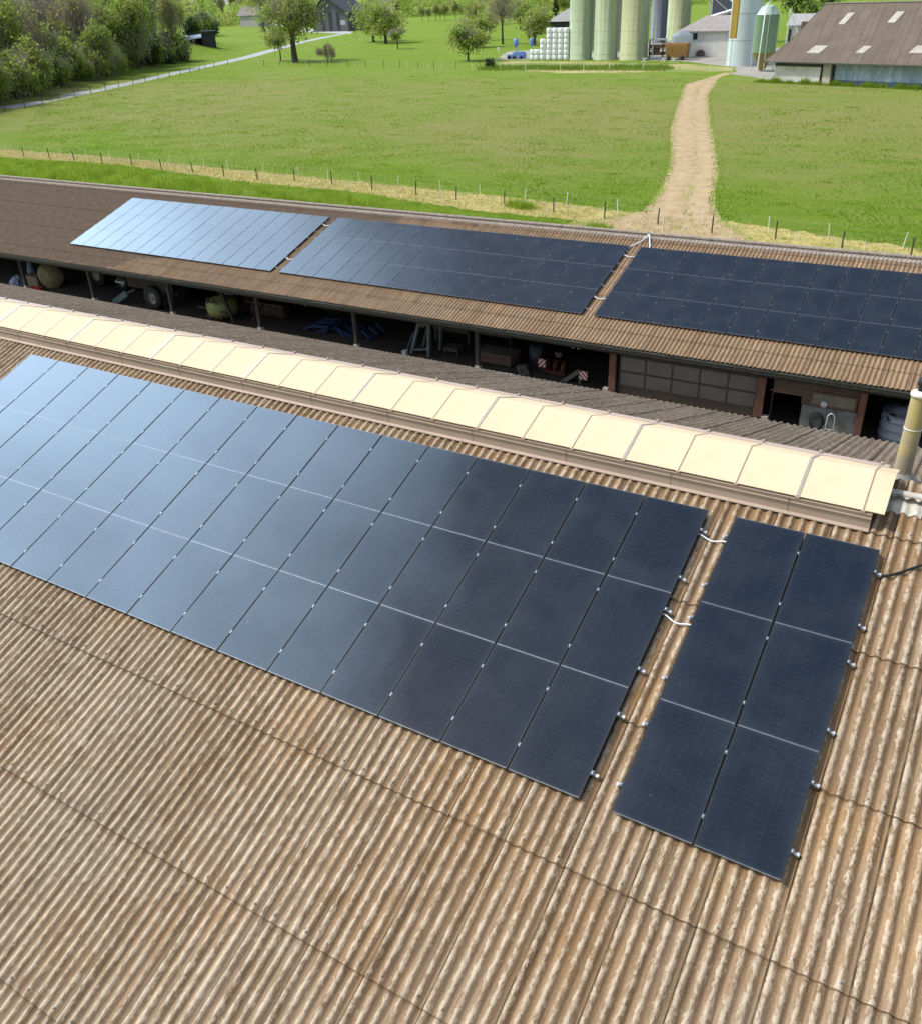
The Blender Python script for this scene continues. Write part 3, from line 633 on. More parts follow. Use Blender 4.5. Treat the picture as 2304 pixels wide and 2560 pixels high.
# blue harrow, folded
hw = thing('blue_harrow', 'folded blue harrow with two raised wings on the shed floor', 'harrow', P2(835, 860, 22) * 1.0)
hw.location.z = FL; WL[hw.name] = tuple(hw.location)
MBL = mat('blue paint', (.03, .06, .16), (.015, .03, .08), 5, .45)
hp = lambda x, y, Y=22: P2(700 + x / 6.067, 760 + y / 6.067, Y)
mb = MB()
for yo in (0, .7, 1.3):
    o_ = Vector((0, yo, 0))
    for q in (((330, 400), (480, 330)), ((480, 330), (740, 350)), ((740, 350), (640, 490)), ((340, 410), (640, 490)), ((820, 345), (1060, 560)), ((820, 345), (1110, 500)), ((1060, 560), (1340, 560)), ((1240, 400), (1370, 520)), ((540, 430), (700, 380)), ((880, 560), (1060, 570))): mb.bar(hp(*q[0]) + o_, hp(*q[1]) + o_, .13, .13)
for q in ((340, 410), (640, 490), (1060, 560), (1340, 560), (740, 350), (820, 345)): mb.bar(hp(*q), hp(*q) + Vector((0, 1.3, 0)), .12)
for q in ((640, 490), (1060, 560), (1340, 560), (340, 410)):
    p = hp(*q); mb.bar((p.x, 22.2, p.z), (p.x, 22.2, FL), .1)
obj('frame', mb, MBL, hw)
mb = MB()
for k in range(16):
    p = hp(350 + k * 62, 430 + k * 9); mb.tube([(p.x, 22.3, p.z), (p.x + .05, 22.1, (p.z + FL) / 2), (p.x, 22.25, FL + .02)], .025, 5)
obj('tines', mb, MDARK, hw)
# legs, chute and plywood area
q = lambda x, y, Y=21.4: P2(1000 + x / 6.5, 800 + y / 6.5, Y)
mb = MB(); mb.bar(q(215, 225), q(100, 505), .11); e_ = q(100, 505); mb.bar(e_, (e_.x - .12, e_.y, FL), .11); mb.bar(q(215, 225), q(225, 190), .06); mb.box((e_.x - .28, 21.25, FL), (e_.x + .1, 21.55, FL + .05)); item('blue_pipe', mb, MBL, 'slanted blue pipe leaning by the grey steel legs', 'pipe')
a = q(80, 540, 20.9); mb = MB(); mb.box((a.x - .1, 20.8, FL), (a.x + .1, 21.0, a.z + .12)); mb.box((a.x - .12, 20.78, a.z + .122), (a.x + .12, 21.02, a.z + .15)); item('white_canister', mb, mat('white plastic', (.65, .66, .62), None, 8, .5), 'small white canister at the foot of the blue pipe', 'canister')
mb = MB()
for (x0, y0), (x1, y1) in (((310, 40), (190, 590)), ((475, 40), (470, 640))):
    A_, B_ = q(x0, y0), q(x1, y1); mb.bar(A_, (B_.x, B_.y, FL), .18, .14); mb.bar(A_ + Vector((0, 1.1, 0)), (B_.x, B_.y + 1.1, FL), .18, .14)
A_, B_ = q(310, 60), q(475, 60); mb.bar(A_, B_, .14); mb.bar(A_ + Vector((0, 1.1, 0)), B_ + Vector((0, 1.1, 0)), .14); mb.bar(A_ - Vector((0, .07, 0)), A_ + Vector((0, 1.17, 0)), .14); mb.bar(B_ - Vector((0, .07, 0)), B_ + Vector((0, 1.17, 0)), .14); mb.bar(q(225, 480), q(470, 470), .1)
item('steel_trestle', mb, mat('grey galvanised legs', (.17, .19, .18), (.10, .11, .10), 4, .6), 'tall grey steel trestle with splayed legs in the shed', 'trestle')
a, b = q(555, 460, 23.5), q(1095, 90, 23.5); mb = MB(); mb.box((a.x, 23.5, FL + .6), (b.x, 23.6, b.z + .25)); mb.box((a.x + .3, 23.46, FL + 1.05), (a.x + .5, 23.498, b.z - .3)); mb.box((b.x - .45, 23.46, FL + 1.05), (b.x - .3, 23.498, b.z - .3)); mb.box((a.x, 23.62, FL), (a.x + .12, 23.8, FL + 1)); mb.box((b.x - .12, 23.62, FL), (b.x, 23.8, FL + 1)); item('board_partition', mb, mat('grey board', (.16, .145, .125), (.12, .11, .095), 2, .9), 'large grey board partition inside the shed', 'partition')
a, b = q(700, 635, 22), q(930, 530, 22); mb = MB(); mb.box((a.x, 22, FL + .35), (b.x, 22.7, b.z)); mb.box((a.x + .25, 22.1, b.z + .002), (b.x - .2, 22.5, b.z + .2))
for xx in (a.x + .05, b.x - .05): mb.box((xx - .04, 22.05, FL), (xx + .04, 22.15, FL + .349)); mb.box((xx - .04, 22.5, FL), (xx + .04, 22.6, FL + .349))
item('tool_bench', mb, mat('dull brown metal', (.10, .08, .06), None, 4, .7), 'small brown tool bench before the board partition', 'bench')
a, b = q(1235, 830, 21.6), q(1785, 545, 21.6); cr_ = thing('wooden_crate', 'wide brown wooden crate with grey lid before the slatted rack', 'crate', ((a.x + b.x) / 2, 22, FL))
zt_ = q(1500, 570, 21.6).z; zl = zt_
mb = MB(); mb.box((a.x, 21.6, FL + .1), (b.x, 22.6, zt_)); obj('body', mb, mat('brown crate wood', (.17, .095, .065), (.11, .065, .045), 3, .85, 0, .3, (.4, 1, 5)), cr_)
mb = MB(); mb.box((a.x - .04, 21.54, zt_ + .003), (b.x + .04, 22.66, zt_ + .08)); obj('lid', mb, mat('grey lid wood', (.15, .125, .10), None, 3, .85), cr_)
mb = MB(); mb.box((a.x + .1, 21.7, FL), (a.x + .3, 22.5, FL + .099)); mb.box((b.x - .3, 21.7, FL), (b.x - .1, 22.5, FL + .099)); obj('skid', mb, MWOODD, cr_)
a, b = q(1275, 530, 23.2), q(1790, 385, 23.2); mb = MB(); mb.bar((a.x, 23.2, FL + 1.9), (b.x, 23.2, FL + 1.9), .08); mb.bar((a.x, 23.2, FL + .9), (b.x, 23.2, FL + .9), .08)
for k in range(15): xx = a.x + (b.x - a.x) * k / 14; mb.bar((xx, 23.2, FL + (0 if k in (0, 14) else .9)), (xx, 23.2, FL + 1.9), .05)
item('slatted_rack', mb, mat('grey rails', (.13, .125, .115), None, 5, .6), 'grey slatted rack behind the brown crate', 'rack')
a, b = P2(1200, 927, 19.8), P2(1278, 938, 19.8); mb = MB(); mb.bar(a, b, .12, .1); mb.bar((a.x + .2, 19.8, a.z - .05), (a.x + .2, 19.8, G), .08); mb.bar((b.x - .2, 19.8, b.z - .05), (b.x - .2, 19.8, G), .08); item('white_rail', mb, mat('white paint', (.72, .72, .70), None, 8, .5), 'white horizontal rail on two short legs before the crate', 'rail')
q2 = lambda x, y, Y=21.3: P2(1280 + x / 6.5, 840 + y / 6.5, Y)
for k in range(4):
    A_, B_ = q2(30 + 40 * k, 515 - 2 * k), q2(130 + 40 * k, 660); mb = MB(); mb.bar(A_ + Vector((0, .3, 0)), (B_.x + .15, 21.1, FL), .16, .04, (0, 1, 0)); item('plank', mb, mat('old plank', (.16, .135, .11), (.10, .085, .07), 5, .85, 0, .2, (1, 1, .2)), '%s of four grey planks leaning right of the crate, from left' % ORD[k], 'plank', 'planks leaning in the shed')
# red implement with striped warning boards
def stripes():
    m, nt, bs, out = new_mat('red white warning stripes'); v = coords(nt); sep = N(nt, 'ShaderNodeSeparateXYZ'); nt.links.new(v, sep.inputs[0])
    oi = N(nt, 'ShaderNodeObjectInfo'); 
    s_ = math_(nt, 'FRACT', math_(nt, 'DIVIDE', math_(nt, 'ADD', math_(nt, 'ADD', sep.outputs[0], sep.outputs[2]), 8.03), .22))
    nt.links.new(mix(nt, math_(nt, 'GREATER_THAN', s_, .5), (.75, .74, .70), (.42, .05, .03)), bs.inputs['Base Color']); bs.inputs['Roughness'].default_value = .35; return m
MSTR = stripes()
im = thing('tillage_implement', 'rusty red implement with striped warning boards in the dark shed', 'implement', (q2(700, 620).x, 21.9, FL))
mb = MB(); mb.bar(q2(520, 560, 22), q2(860, 640, 22), .22); mb.bar(q2(560, 540, 22.5), q2(800, 520, 22.5), .2); mb.bar(q2(700, 490, 22.2), q2(760, 650, 22.2), .2); mb.bar(q2(600, 690, 22), q2(820, 560, 22), .16)
mb.bar(q2(430, 480, 22), q2(620, 600, 22), .12)
for x in (560, 700, 830): p = q2(x, 640, 22); mb.bar(p, (p.x, 22, FL), .12); mb.lathe([(0, -.05), (.3, -.05), (.3, .05), (0, .05)], (0, 0, 0), 14, Matrix.Translation((p.x, 22.1, FL + .3)) @ Matrix.Rotation(PI / 2, 4, 'Y'))
obj('frame', mb, mat('rusty red steel', (.20, .055, .03), (.11, .035, .022), 4, .7), im)
mb = MB(); mb.bar(q2(1090, 560), q2(790, 760), .22, .18); e_ = q2(1090, 560); mb.bar(e_, (e_.x + .05, e_.y, FL), .1); mb.bar(q2(830, 780), q2(1040, 790), .16); obj('arm', mb, mat('grey green steel', (.17, .16, .125), None, 4, .7), im)
for (x0, y0, x1, y1), mir, Y in (((420, 362, 533, 508), -1, 21.5), ((697, 262, 795, 350), 1, 23.5), ((1092, 562, 1214, 720), 1, 21.0)):
    A_, B_ = q2(x0, y0, Y), q2(x1, y1, Y); w_ = (B_.x - A_.x) / 2 * 1.0; h_ = abs(A_.z - B_.z) / 2
    mb = MB(); mb.box((-w_, -.012, -h_), (w_, .012, h_)); wb = obj('warning_board', mb, MSTR, im, ((A_ + B_) / 2)); wb.scale = (mir, 1, 1)
    mb = MB(); mb.bar((0, .04, 0), (0, .04, FL - ((A_ + B_) / 2).z), .05); obj('support', mb, MDARK, wb, world=False)
a = q2(385, 380, 23); mb = MB(); mb.lathe([(0, FL), (.33, FL), (.33, FL + .9), (.3, a.z + .1), (.2, a.z + .25), (0, a.z + .3)], (a.x, 23, 0), 16); item('grey_drum', mb, mat('grey drum', (.14, .145, .14), None, 4, .7), 'tall grey drum behind the left striped warning board', 'drum')
for j, (xx, yy) in enumerate(((985, 160), (1075, 178))):
    a = q2(xx, yy, 20.9); mb = MB(); mb.lathe([(0, -.09), (.07, -.09), (.085, 0), (.03, .07), (.03, .12)], (a.x, 20.9, a.z), 10); mb.bar((a.x, 20.9, a.z + .1), (a.x, 20.9, EZ - .3), .02); item('insulator', mb, mat('grey insulator', (.3, .3, .28), None, 9, .5), '%s of two grey insulators under the eaves, by the folding door' % ('left', 'right')[j], 'insulator', 'insulators under the shed eaves')
for j, xx in enumerate((763, 774)):
    a = P2(xx, 760, 20.9); mb = MB(); mb.lathe([(0, -.1), (.06, -.1), (.07, 0), (.025, .07), (.025, .12)], (a.x, 20.9, a.z), 10); mb.bar((a.x, 20.9, a.z + .1), (a.x, 20.9, EZ - .3), .02); item('insulator', mb, mat('grey insulator', (.3, .3, .28)), '%s of two grey insulators under the eaves, above the harrow' % ('left', 'right')[j], 'insulator', 'insulators under the shed eaves')
def pallets(cx, cy, n, label, grp):
    t = thing('pallet_stack', label, 'pallets', (cx, cy, FL), None, grp)
    for k in range(n):
        mb = MB(); z = FL + k * .15
        for j in range(3): mb.box((cx - .6, cy - .4 + j * .35, z), (cx + .6, cy - .3 + j * .35, z + .10))
        for j in range(6): mb.box((cx - .6 + j * .215, cy - .42, z + .102), (cx - .475 + j * .215, cy + .42, z + .148))
        obj('pallet', mb, MWOODD, t)
pallets(-28.6, 25.4, 7, 'dark stack of seven pallets left of the blue harrow', None); pallets(-33.2, 23.8, 9, 'taller dark pallet stack right of the farm trailer', None)
def drum_roller(cx, cy, label):
    t = thing('field_roller', label, 'roller', (cx, cy, FL)); R_ = Matrix.Translation((cx, cy, FL + .42)) @ Matrix.Rotation(PI / 2, 4, 'Y')
    mb = MB()
    for j in range(9): mb.lathe([(0, -1.2 + j * .27), (.38, -1.2 + j * .27), (.42, -1.08 + j * .27), (.38, -.96 + j * .27), (0, -.96 + j * .27)], (0, 0, 0), 18, R_)
    obj('roller', mb, mat('dull rust', (.12, .07, .05), (.06, .04, .03), 4, .8), t)
    mb = MB(); mb.bar((cx - 1.35, cy, FL + .42), (cx - 1.35, cy - .5, FL + .9), .1); mb.bar((cx + 1.4, cy, FL + .42), (cx + 1.4, cy - .5, FL + .9), .1); mb.bar((cx - 1.4, cy - .5, FL + .9), (cx + 1.45, cy - .5, FL + .9), .12); mb.bar((cx, cy - .5, FL + .9), (cx + .2, cy - 1.7, FL + .35), .1); obj('frame', mb, MRF, t)
def tractor(cx, cy, col, label, face=1):
    t = thing('tractor', label, 'tractor', (cx, cy, FL)); f = face
    mb = MB(); mb.box((min(cx, cx + f * 1.9), cy - .38, FL + .75), (max(cx, cx + f * 1.9), cy + .38, FL + 1.35)); mb.box((min(cx - f * 1.0, cx), cy - .45, FL + .6), (max(cx - f * 1.0, cx) - .002, cy + .45, FL + 1.2)); obj('body', mb, mat('dull ' + label.split()[1] + ' paint', col, None, 3, .6), t)
    mb = MB()
    for sx, sy in ((-1.0, -.6), (-1.0, .6), (.0, -.6), (.0, .6)): mb.bar((cx + f * sx, cy + sy, FL + 1.2), (cx + f * sx * .9, cy + sy * .95, FL + 2.35), .07)
    mb.box((cx - .02 - (.95 if f > 0 else -.0) - .1, cy - .68, FL + 2.352), (cx + (.1 if f > 0 else 1.07), cy + .68, FL + 2.43)); obj('cab', mb, MDARK, t)
    for xx, r, w_ in ((-.75, .78, .22), (1.5, .48, .15)):
        for yy in (-.82, .82):
            R_ = Matrix.Translation((cx + f * xx, cy + yy, FL + r)) @ Matrix.Rotation(PI / 2, 4, 'X'); mb = MB(); mb.lathe([(r * .5, -w_), (r * .93, -w_), (r, -w_ * .6), (r, w_ * .6), (r * .93, w_), (r * .5, w_)], (0, 0, 0), 26, R_); wh = obj('wheel', mb, MDARK, t)
            mb = MB(); mb.lathe([(r * .5, w_ * .9), (r * .46, w_ * .6), (r * .2, w_ * .4), (0, w_ * .45)], (0, 0, 0), 20, R_); obj('rim', mb, mat('grey rim', (.28, .25, .22)), wh)
    mb = MB(); mb.tube([(cx + f * 1.2, cy + .25, FL + 1.3), (cx + f * 1.2, cy + .25, FL + 2.2)], .04, 8); obj('exhaust', mb, MDARK, t)
tractor(-34.6, 24.6, (.05, .055, .05), 'dark grey tractor parked at the back, right of the farm trailer', 1); tractor(-20.6, 25.2, (.09, .03, .02), 'dark red tractor parked at the back behind the steel trestle', -1); tractor(-45.6, 24.2, (.04, .06, .04), 'dark green tractor parked at the far left of the shed', 1)
drum_roller(-31.5, 23.0, 'rusty ringed field roller between the sprayer and the next post')
drum_roller(-40.2, 23.6, 'rusty ringed field roller behind the round bale post')
# yard between the two buildings
def poly_sheet(pts, z, step=.6, amp=.25, seed=1):
    rg = np.random.default_rng(seed); out = []
    for i in range(len(pts)):
        a = Vector(pts[i][:2]); b = Vector(pts[(i + 1) % len(pts)][:2]); n = max(1, int((b - a).length / step)); nrm = (b - a).orthogonal().normalized()
        for k in range(n): out.append(a.lerp(b, k / n) + nrm * (rg.normal(0, amp) if n > 1 else 0))
    return [(p.x, p.y, z) for p in out]
def sheet(name, pts, m, z, step=.6, amp=.25, seed=1):
    P_ = poly_sheet(pts, 0, step, amp, seed); mb = MB(); mb.add(P_, [tuple(range(len(P_)))])
    o = obj(name, mb, m, None, (0, 0, z))
    import bmesh
    bm = bmesh.new(); bm.from_mesh(o.data); bmesh.ops.triangulate(bm, faces=bm.faces[:]); 
    for f in bm.faces:
        if f.normal.z < 0: f.normal_flip()
    bm.to_mesh(o.data); bm.free(); return struct(o)
sheet('yard', [(-78, 9.6), (16, 9.6), (16, 19.0), (-78, 19.0)], mat('yard gravel', (.30, .25, .19), (.20, .165, .12), 2, .95), G + .004, 2, .0)

# ================================================================== ground
def grass_ground():
    m, nt, bs, out = new_mat('pasture'); v = coords(nt); sep = N(nt, 'ShaderNodeSeparateXYZ'); nt.links.new(v, sep.inputs[0]); x, y = sep.outputs[0], sep.outputs[1]
    n1 = noise(nt, v, .035, 5, .6); n2 = noise(nt, coords(nt, (.10, .28, 1)), 1, 6, .62, .5); n3 = noise(nt, coords(nt, (.8, 1.5, 1)), 1.0, 6, .7); n4 = noise(nt, coords(nt, (3, 5, 1)), 1.6, 4, .7)
    lush = mix(nt, n3, (.12, .22, .009), (.215, .30, .024))
    lush = mix(nt, ramp(nt, n2, [(.42, (0, 0, 0)), (.66, (.7, .7, .7))]), lush, (.24, .30, .038))
    dry = mix(nt, n3, (.24, .245, .06), (.33, .28, .10))
    # worn sward further out, lush close to the shed and along the track
    wear = math_(nt, 'ADD', math_(nt, 'MULTIPLY', n1, .9), math_(nt, 'MULTIPLY', n2, .6))
    band = ramp(nt, math_(nt, 'DIVIDE', y, 240), [(.24, (0, 0, 0)), (.36, (.32, .32, .32)), (.52, (.34, .34, .34)), (.66, (.22, .22, .22)), (.76, (.05, .05, .05)), (.80, (-.0, 0, 0))])
    dm = ramp(nt, math_(nt, 'ADD', math_(nt, 'SUBTRACT', wear, .28), band), [(.50, (0, 0, 0)), (.86, (.9, .9, .9))])
    col = mix(nt, dm, lush, dry)
    red = ramp(nt, noise(nt, coords(nt, (.2, .5, 1)), 1, 5, .7), [(.66, (0, 0, 0)), (.75, (.35, .35, .35))])
    col = mix(nt, math_(nt, 'MULTIPLY', red, dm), col, (.30, .15, .08))
    dk = ramp(nt, n4, [(.30, (.55, .55, .55)), (.46, (0, 0, 0))]); col = mix(nt, dk, col, (.085, .17, .008))
    nt.links.new(col, bs.inputs['Base Color']); bs.inputs['Roughness'].default_value = .95; bs.inputs['Specular IOR Level'].default_value = .15
    bump(nt, bs, math_(nt, 'ADD', n3, n4), 1.0, .25); return m
MGR = grass_ground()
gx = np.concatenate([[-6000, -2500, -1200], np.arange(-700, 301, 9.0), [700, 2500, 6000]]); gy = np.concatenate([[-3000, -600], np.arange(-80, 621, 9.0), [900, 2000, 6000]])
V = np.array([(x, y, G + hill(x, y)) for y in gy for x in gx]); nx = len(gx)
I = np.array([(j * nx + i, j * nx + i + 1, (j + 1) * nx + i + 1, (j + 1) * nx + i) for j in range(len(gy) - 1) for i in range(nx - 1)])
struct(mobj('grass_field', arr_mesh('grass_field', V, I, [MGR], smooth=True)))
MDIRT = mat('dry dirt track', (.43, .295, .165), (.30, .205, .105), 1.6, .95, 0, .35, (1.6, .25, 1), .03, 7, .35, .65)
MSTRAW = mat('dry cut grass', (.47, .36, .12), (.25, .25, .045), 1.1, .95, 0, .8, (.5, 1, 1), .08, 7, .30, .62)
MROAD = mat('pale asphalt road', (.40, .39, .37), (.33, .32, .31), .4, .9)
px2 = lambda L: [tuple(gp(x, y)[:2]) for x, y in L]
sheet('dry_grass_strip', px2([(-60, 366), (0, 372), (300, 395), (600, 425), (900, 455), (1200, 485), (1400, 508), (1560, 530), (1780, 548), (2000, 580), (2304, 626), (2420, 645)]) + [(4, 43), (-10, 43), (-23, 46.5), (-25.5, 51)] + px2([(1400, 547), (1200, 528), (900, 482), (600, 453), (300, 412), (0, 393), (-60, 388)]), MSTRAW, G + .006, .5, .22, 2)
TL = [(1716, 211), (1694, 274), (1681, 327), (1683, 371), (1681, 415), (1666, 459), (1650, 486), (1619, 528), (1585, 552)]
TR_ = [(1794, 194), (1765, 238), (1767, 296), (1776, 344), (1783, 389), (1787, 433), (1778, 481), (1776, 517), (1790, 550), (1850, 596)]
tl, tr_ = px2(TL), px2(TR_)
def track_mat():
    m, nt, bs, out = new_mat('rutted dirt'); uv = N(nt, 'ShaderNodeUVMap'); sep = N(nt, 'ShaderNodeSeparateXYZ'); nt.links.new(uv.outputs[0], sep.inputs[0]); u = sep.outputs[0]
    v = coords(nt); n1 = noise(nt, v, .8, 6, .65); n2 = noise(nt, v, 3.5, 5, .7); n3 = noise(nt, coords(nt, (1, .35, 1)), 1.1, 6, .7)
    uu = math_(nt, 'ADD', u, math_(nt, 'MULTIPLY_ADD', noise(nt, v, .22, 4, .6), .22, -.11))
    dirt = ramp(nt, math_(nt, 'ADD', math_(nt, 'MULTIPLY', n1, .5), math_(nt, 'MULTIPLY', n2, .5)), [(.34, (.26, .18, .09)), (.5, (.40, .285, .155)), (.66, (.52, .385, .225))])
    rut = math_(nt, 'ABSOLUTE', math_(nt, 'SUBTRACT', math_(nt, 'ABSOLUTE', math_(nt, 'SUBTRACT', uu, .5)), .25))
    dirt = mix(nt, ramp(nt, rut, [(.03, (.14, .14, .14)), (.18, (0, 0, 0))]), dirt, (.52, .39, .24))
    gcol = ramp(nt, n2, [(.35, (.12, .20, .012)), (.65, (.33, .34, .07))])
    c0 = math_(nt, 'ABSOLUTE', math_(nt, 'SUBTRACT', uu, .55))
    med = ramp(nt, math_(nt, 'ADD', math_(nt, 'MULTIPLY', c0, 1.5), math_(nt, 'MULTIPLY', n3, 1.25)), [(.42, (.95, .95, .95)), (.66, (0, 0, 0))])
    col = mix(nt, med, dirt, gcol)
    edge = math_(nt, 'ADD', math_(nt, 'ABSOLUTE', math_(nt, 'SUBTRACT', u, .5)), math_(nt, 'MULTIPLY_ADD', n3, .62, -.31))
    col = mix(nt, ramp(nt, edge, [(.50, (0, 0, 0)), (.62, (1, 1, 1))]), col, mix(nt, n2, (.14, .22, .016), (.25, .285, .045)))
    nt.links.new(col, bs.inputs['Base Color']); bs.inputs['Roughness'].default_value = .95; bs.inputs['Specular IOR Level'].default_value = .15; bump(nt, bs, n2, .5, .04); return m
ys_ = np.concatenate([np.arange(38, 172, .5), [174, 176]]); LX = np.interp(ys_, [38, 44, 49] + [p[1] for p in tl[::-1]][1:], [-27, -26.5, -25.2] + [p[0] for p in tl[::-1]][1:]); RX = np.interp(ys_, [38, 44, 46.5] + [p[1] for p in tr_[::-1]], [-6, -8, -11] + [p[0] for p in tr_[::-1]])
us_ = np.linspace(-.08, 1.08, 17); V = []; UV = []
for y, lx, rx_ in zip(ys_, LX, RX):
    for u in us_: V.append((lx + (rx_ - lx) * u, y, G + .012)); UV.append((u, y))
nu = len(us_); F = [(j * nu + i, j * nu + i + 1, (j + 1) * nu + i + 1, (j + 1) * nu + i) for j in range(len(ys_) - 1) for i in range(nu - 1)]
me = arr_mesh('dirt_track', V, F, [track_mat()]); uvl = me.uv_layers.new(name='UVMap'); li = np.zeros(len(me.loops), np.int32); me.loops.foreach_get('vertex_index', li); uvl.data.foreach_set('uv', np.array(UV, np.float32)[li].ravel())
struct(mobj('dirt_track', me))
sheet('dry_verge', px2([(1235, 172), (1240, 157), (1300, 152), (1500, 154), (1700, 160), (1840, 168), (1835, 178), (1700, 178), (1560, 181), (1400, 182)]), mat('yellow dry verge', (.40, .31, .12), (.17, .22, .03), .16, .95, 0, .6, (.35, 1, 1), .1, 7, .42, .58), G + .016, 2, .8, 4)
up = [(-90, 284), (0, 266), (150, 238), (297, 209), (440, 178), (600, 143), (635, 133), (767, 99.5), (881, 77.5)]; lo = [(881, 80.5), (767, 104), (640, 140.5), (600, 150), (440, 185.5), (297, 218), (150, 248.5), (0, 278), (-90, 297)]
sheet('road', px2(up + lo), MROAD, G + .008, 8, 0)
sheet('farm_yard', px2([(1240, 150), (1270, 128), (1400, 120), (1700, 100), (1960, 120), (2000, 185), (1930, 200), (1830, 186), (1840, 168), (1700, 152), (1500, 148), (1300, 149)]), mat('pale farmyard', (.36, .33, .28), (.25, .22, .17), .2, .95), G + .02, 3, .4, 6)
# ---- grass blades
def blades(n, sampler, h, w, lean=.35, seed=1):
    rg = np.random.default_rng(seed); P = sampler(rg, n); n = len(P); a = rg.uniform(0, 2 * PI, n); hh = h * rg.uniform(.5, 1.25, n) * (P[:, 3] if P.shape[1] > 3 else 1); ww = w * rg.uniform(.6, 1.3, n)
    dx, dy = np.cos(a) * ww / 2, np.sin(a) * ww / 2; b = rg.uniform(0, 2 * PI, n); l = hh * lean * rg.uniform(.2, 1.2, n)
    z = P[:, 2]
    A = np.stack([P[:, 0] - dx, P[:, 1] - dy, z - .02], 1); B = np.stack([P[:, 0] + dx, P[:, 1] + dy, z - .02], 1); C = np.stack([P[:, 0] + np.cos(b) * l, P[:, 1] + np.sin(b) * l, z + hh], 1)
    V = np.stack([A, B, C], 1).reshape(-1, 3); F = np.arange(3 * n).reshape(n, 3); return V, F
def leafmat(name, c1, c2, scale=.5, tr=.35):
    m, nt, bs, out = new_mat(name); v = coords(nt); f = noise(nt, v, scale, 4, .7)
    c = ramp(nt, f, [(.32, c2), (.68, c1)]); nt.links.new(c, bs.inputs['Base Color']); bs.inputs['Roughness'].default_value = .6; bs.inputs['Specular IOR Level'].default_value = .25
    t = N(nt, 'ShaderNodeBsdfTranslucent'); nt.links.new(c, t.inputs['Color']); ms = N(nt, 'ShaderNodeMixShader'); ms.inputs[0].default_value = tr
    nt.links.new(bs.outputs[0], ms.inputs[1]); nt.links.new(t.outputs[0], ms.inputs[2]); nt.links.new(ms.outputs[0], out.inputs['Surface']); return m
MTALL = leafmat('tall fresh grass', (.38, .47, .055), (.19, .30, .018), .35, .5)
MTUFT = leafmat('pasture tufts', (.29, .39, .04), (.17, .28, .016), .12, .55)
MSTW = leafmat('straw stalks', (.60, .48, .22), (.40, .36, .10), 1.2, .2)
shed_line = px2([(-60, 388), (0, 392), (300, 411), (600, 453), (900, 481), (1200, 529), (1400, 546), (1480, 560)])
sxs = np.array([p[0] for p in shed_line]); sys_ = np.array([p[1] for p in shed_line])
def s_tall(rg, n):
    x = rg.uniform(-116, -22.5, n); top = np.interp(x, sxs, sys_); y = top - rg.uniform(0, 1, n) ** 1.2 * 14
    cl = .5 + .55 * np.sin(x * .55 + 1.6 * np.sin(y * .6)) * np.sin(y * .8 + x * .23) + .25 * np.sin(x * 1.9 + y * 1.3) + rg.normal(0, .1, n)
    return np.stack([x, y, np.full(n, G), np.clip(cl * np.clip((top - y - .4) / 4.5, .12, 1), .10, 1.3)], 1)
V, F = blades(85000, s_tall, 1.05, .085, .5, 2); o = mobj('tall_grass', arr_mesh('tall_grass', V, F, [MTALL])); struct(o, 'stuff'); tag(o, 'tall fresh green grass growing behind the shed roof', 'grass')
tlx = np.array([p[0] for p in tl[::-1]]); tly = np.array([p[1] for p in tl[::-1]]); trx = np.array([p[0] for p in tr_[::-1]]); try_ = np.array([p[1] for p in tr_[::-1]])
def s_field(rg, n):
    y = 50 + 115 * rg.uniform(0, 1, n) ** 1.9; x = rg.uniform(-1, 1, n) * (20 + y * .75) - 18 - y * .42
    xl = np.interp(y, tly, tlx); xr = np.interp(y, try_, trx); inside = (x > xl + .25) & (x < xr - .25) & (y > 49)
    mid = inside & (rg.uniform(0, 1, n) < .5) & (np.abs(x - (xl * .45 + xr * .55) + .3 * np.sin(y * .4)) < .5) & (np.sin(y * .7) + .6 * np.sin(y * .23 + 1) > -.5)
    strip = y < np.interp(x, np.array([p[0] for p in px2([(-60, 366), (0, 372), (300, 395), (600, 425), (900, 455), (1200, 485), (1400, 508), (1560, 530), (1780, 548), (2000, 580), (2304, 626)])]), np.array([p[1] for p in px2([(-60, 366), (0, 372), (300, 395), (600, 425), (900, 455), (1200, 485), (1400, 508), (1560, 530), (1780, 548), (2000, 580), (2304, 626)])])) + .3
    keep = (~inside | mid) & ~strip
    cl = np.clip(.55 + .45 * np.sin(x * .35 + 2 * np.sin(y * .21)) * np.sin(y * .33 + 1.7 * np.sin(x * .17)) + rg.normal(0, .2, n), .15, 1.4)
    near_tr = (np.minimum(np.abs(x - xl), np.abs(x - xr)) < .9) & (y < 165)
    cl = np.where(near_tr, np.maximum(cl, .75), cl)
    return np.stack([x, y, np.full(n, G), cl], 1)[keep]
V, F = blades(170000, s_field, .20, .12, 1.0, 5); o = mobj('grass_tufts', arr_mesh('grass_tufts', V, F, [MTUFT])); struct(o, 'stuff'); tag(o, 'short green tufts all over the pasture', 'grass')
def s_weed(rg, n):
    k = 420; cy = 52 + 118 * rg.uniform(0, 1, k) ** 1.5; cx = rg.uniform(-1, 1, k) * (20 + cy * .75) - 18 - cy * .42; j = rg.integers(0, k, n); sg = rg.uniform(.25, .8, k)
    x = cx[j] + rg.normal(0, 1, n) * sg[j] * 1.5; y = cy[j] + rg.normal(0, 1, n) * sg[j]
    ins = (x > np.interp(y, tly, tlx) - .2) & (x < np.interp(y, try_, trx) + .2); st = y < np.interp(x, sxs, sys_) + 7
    return np.stack([x, y, np.full(n, G), rg.uniform(.5, 1.1, n)], 1)[~ins & ~st]
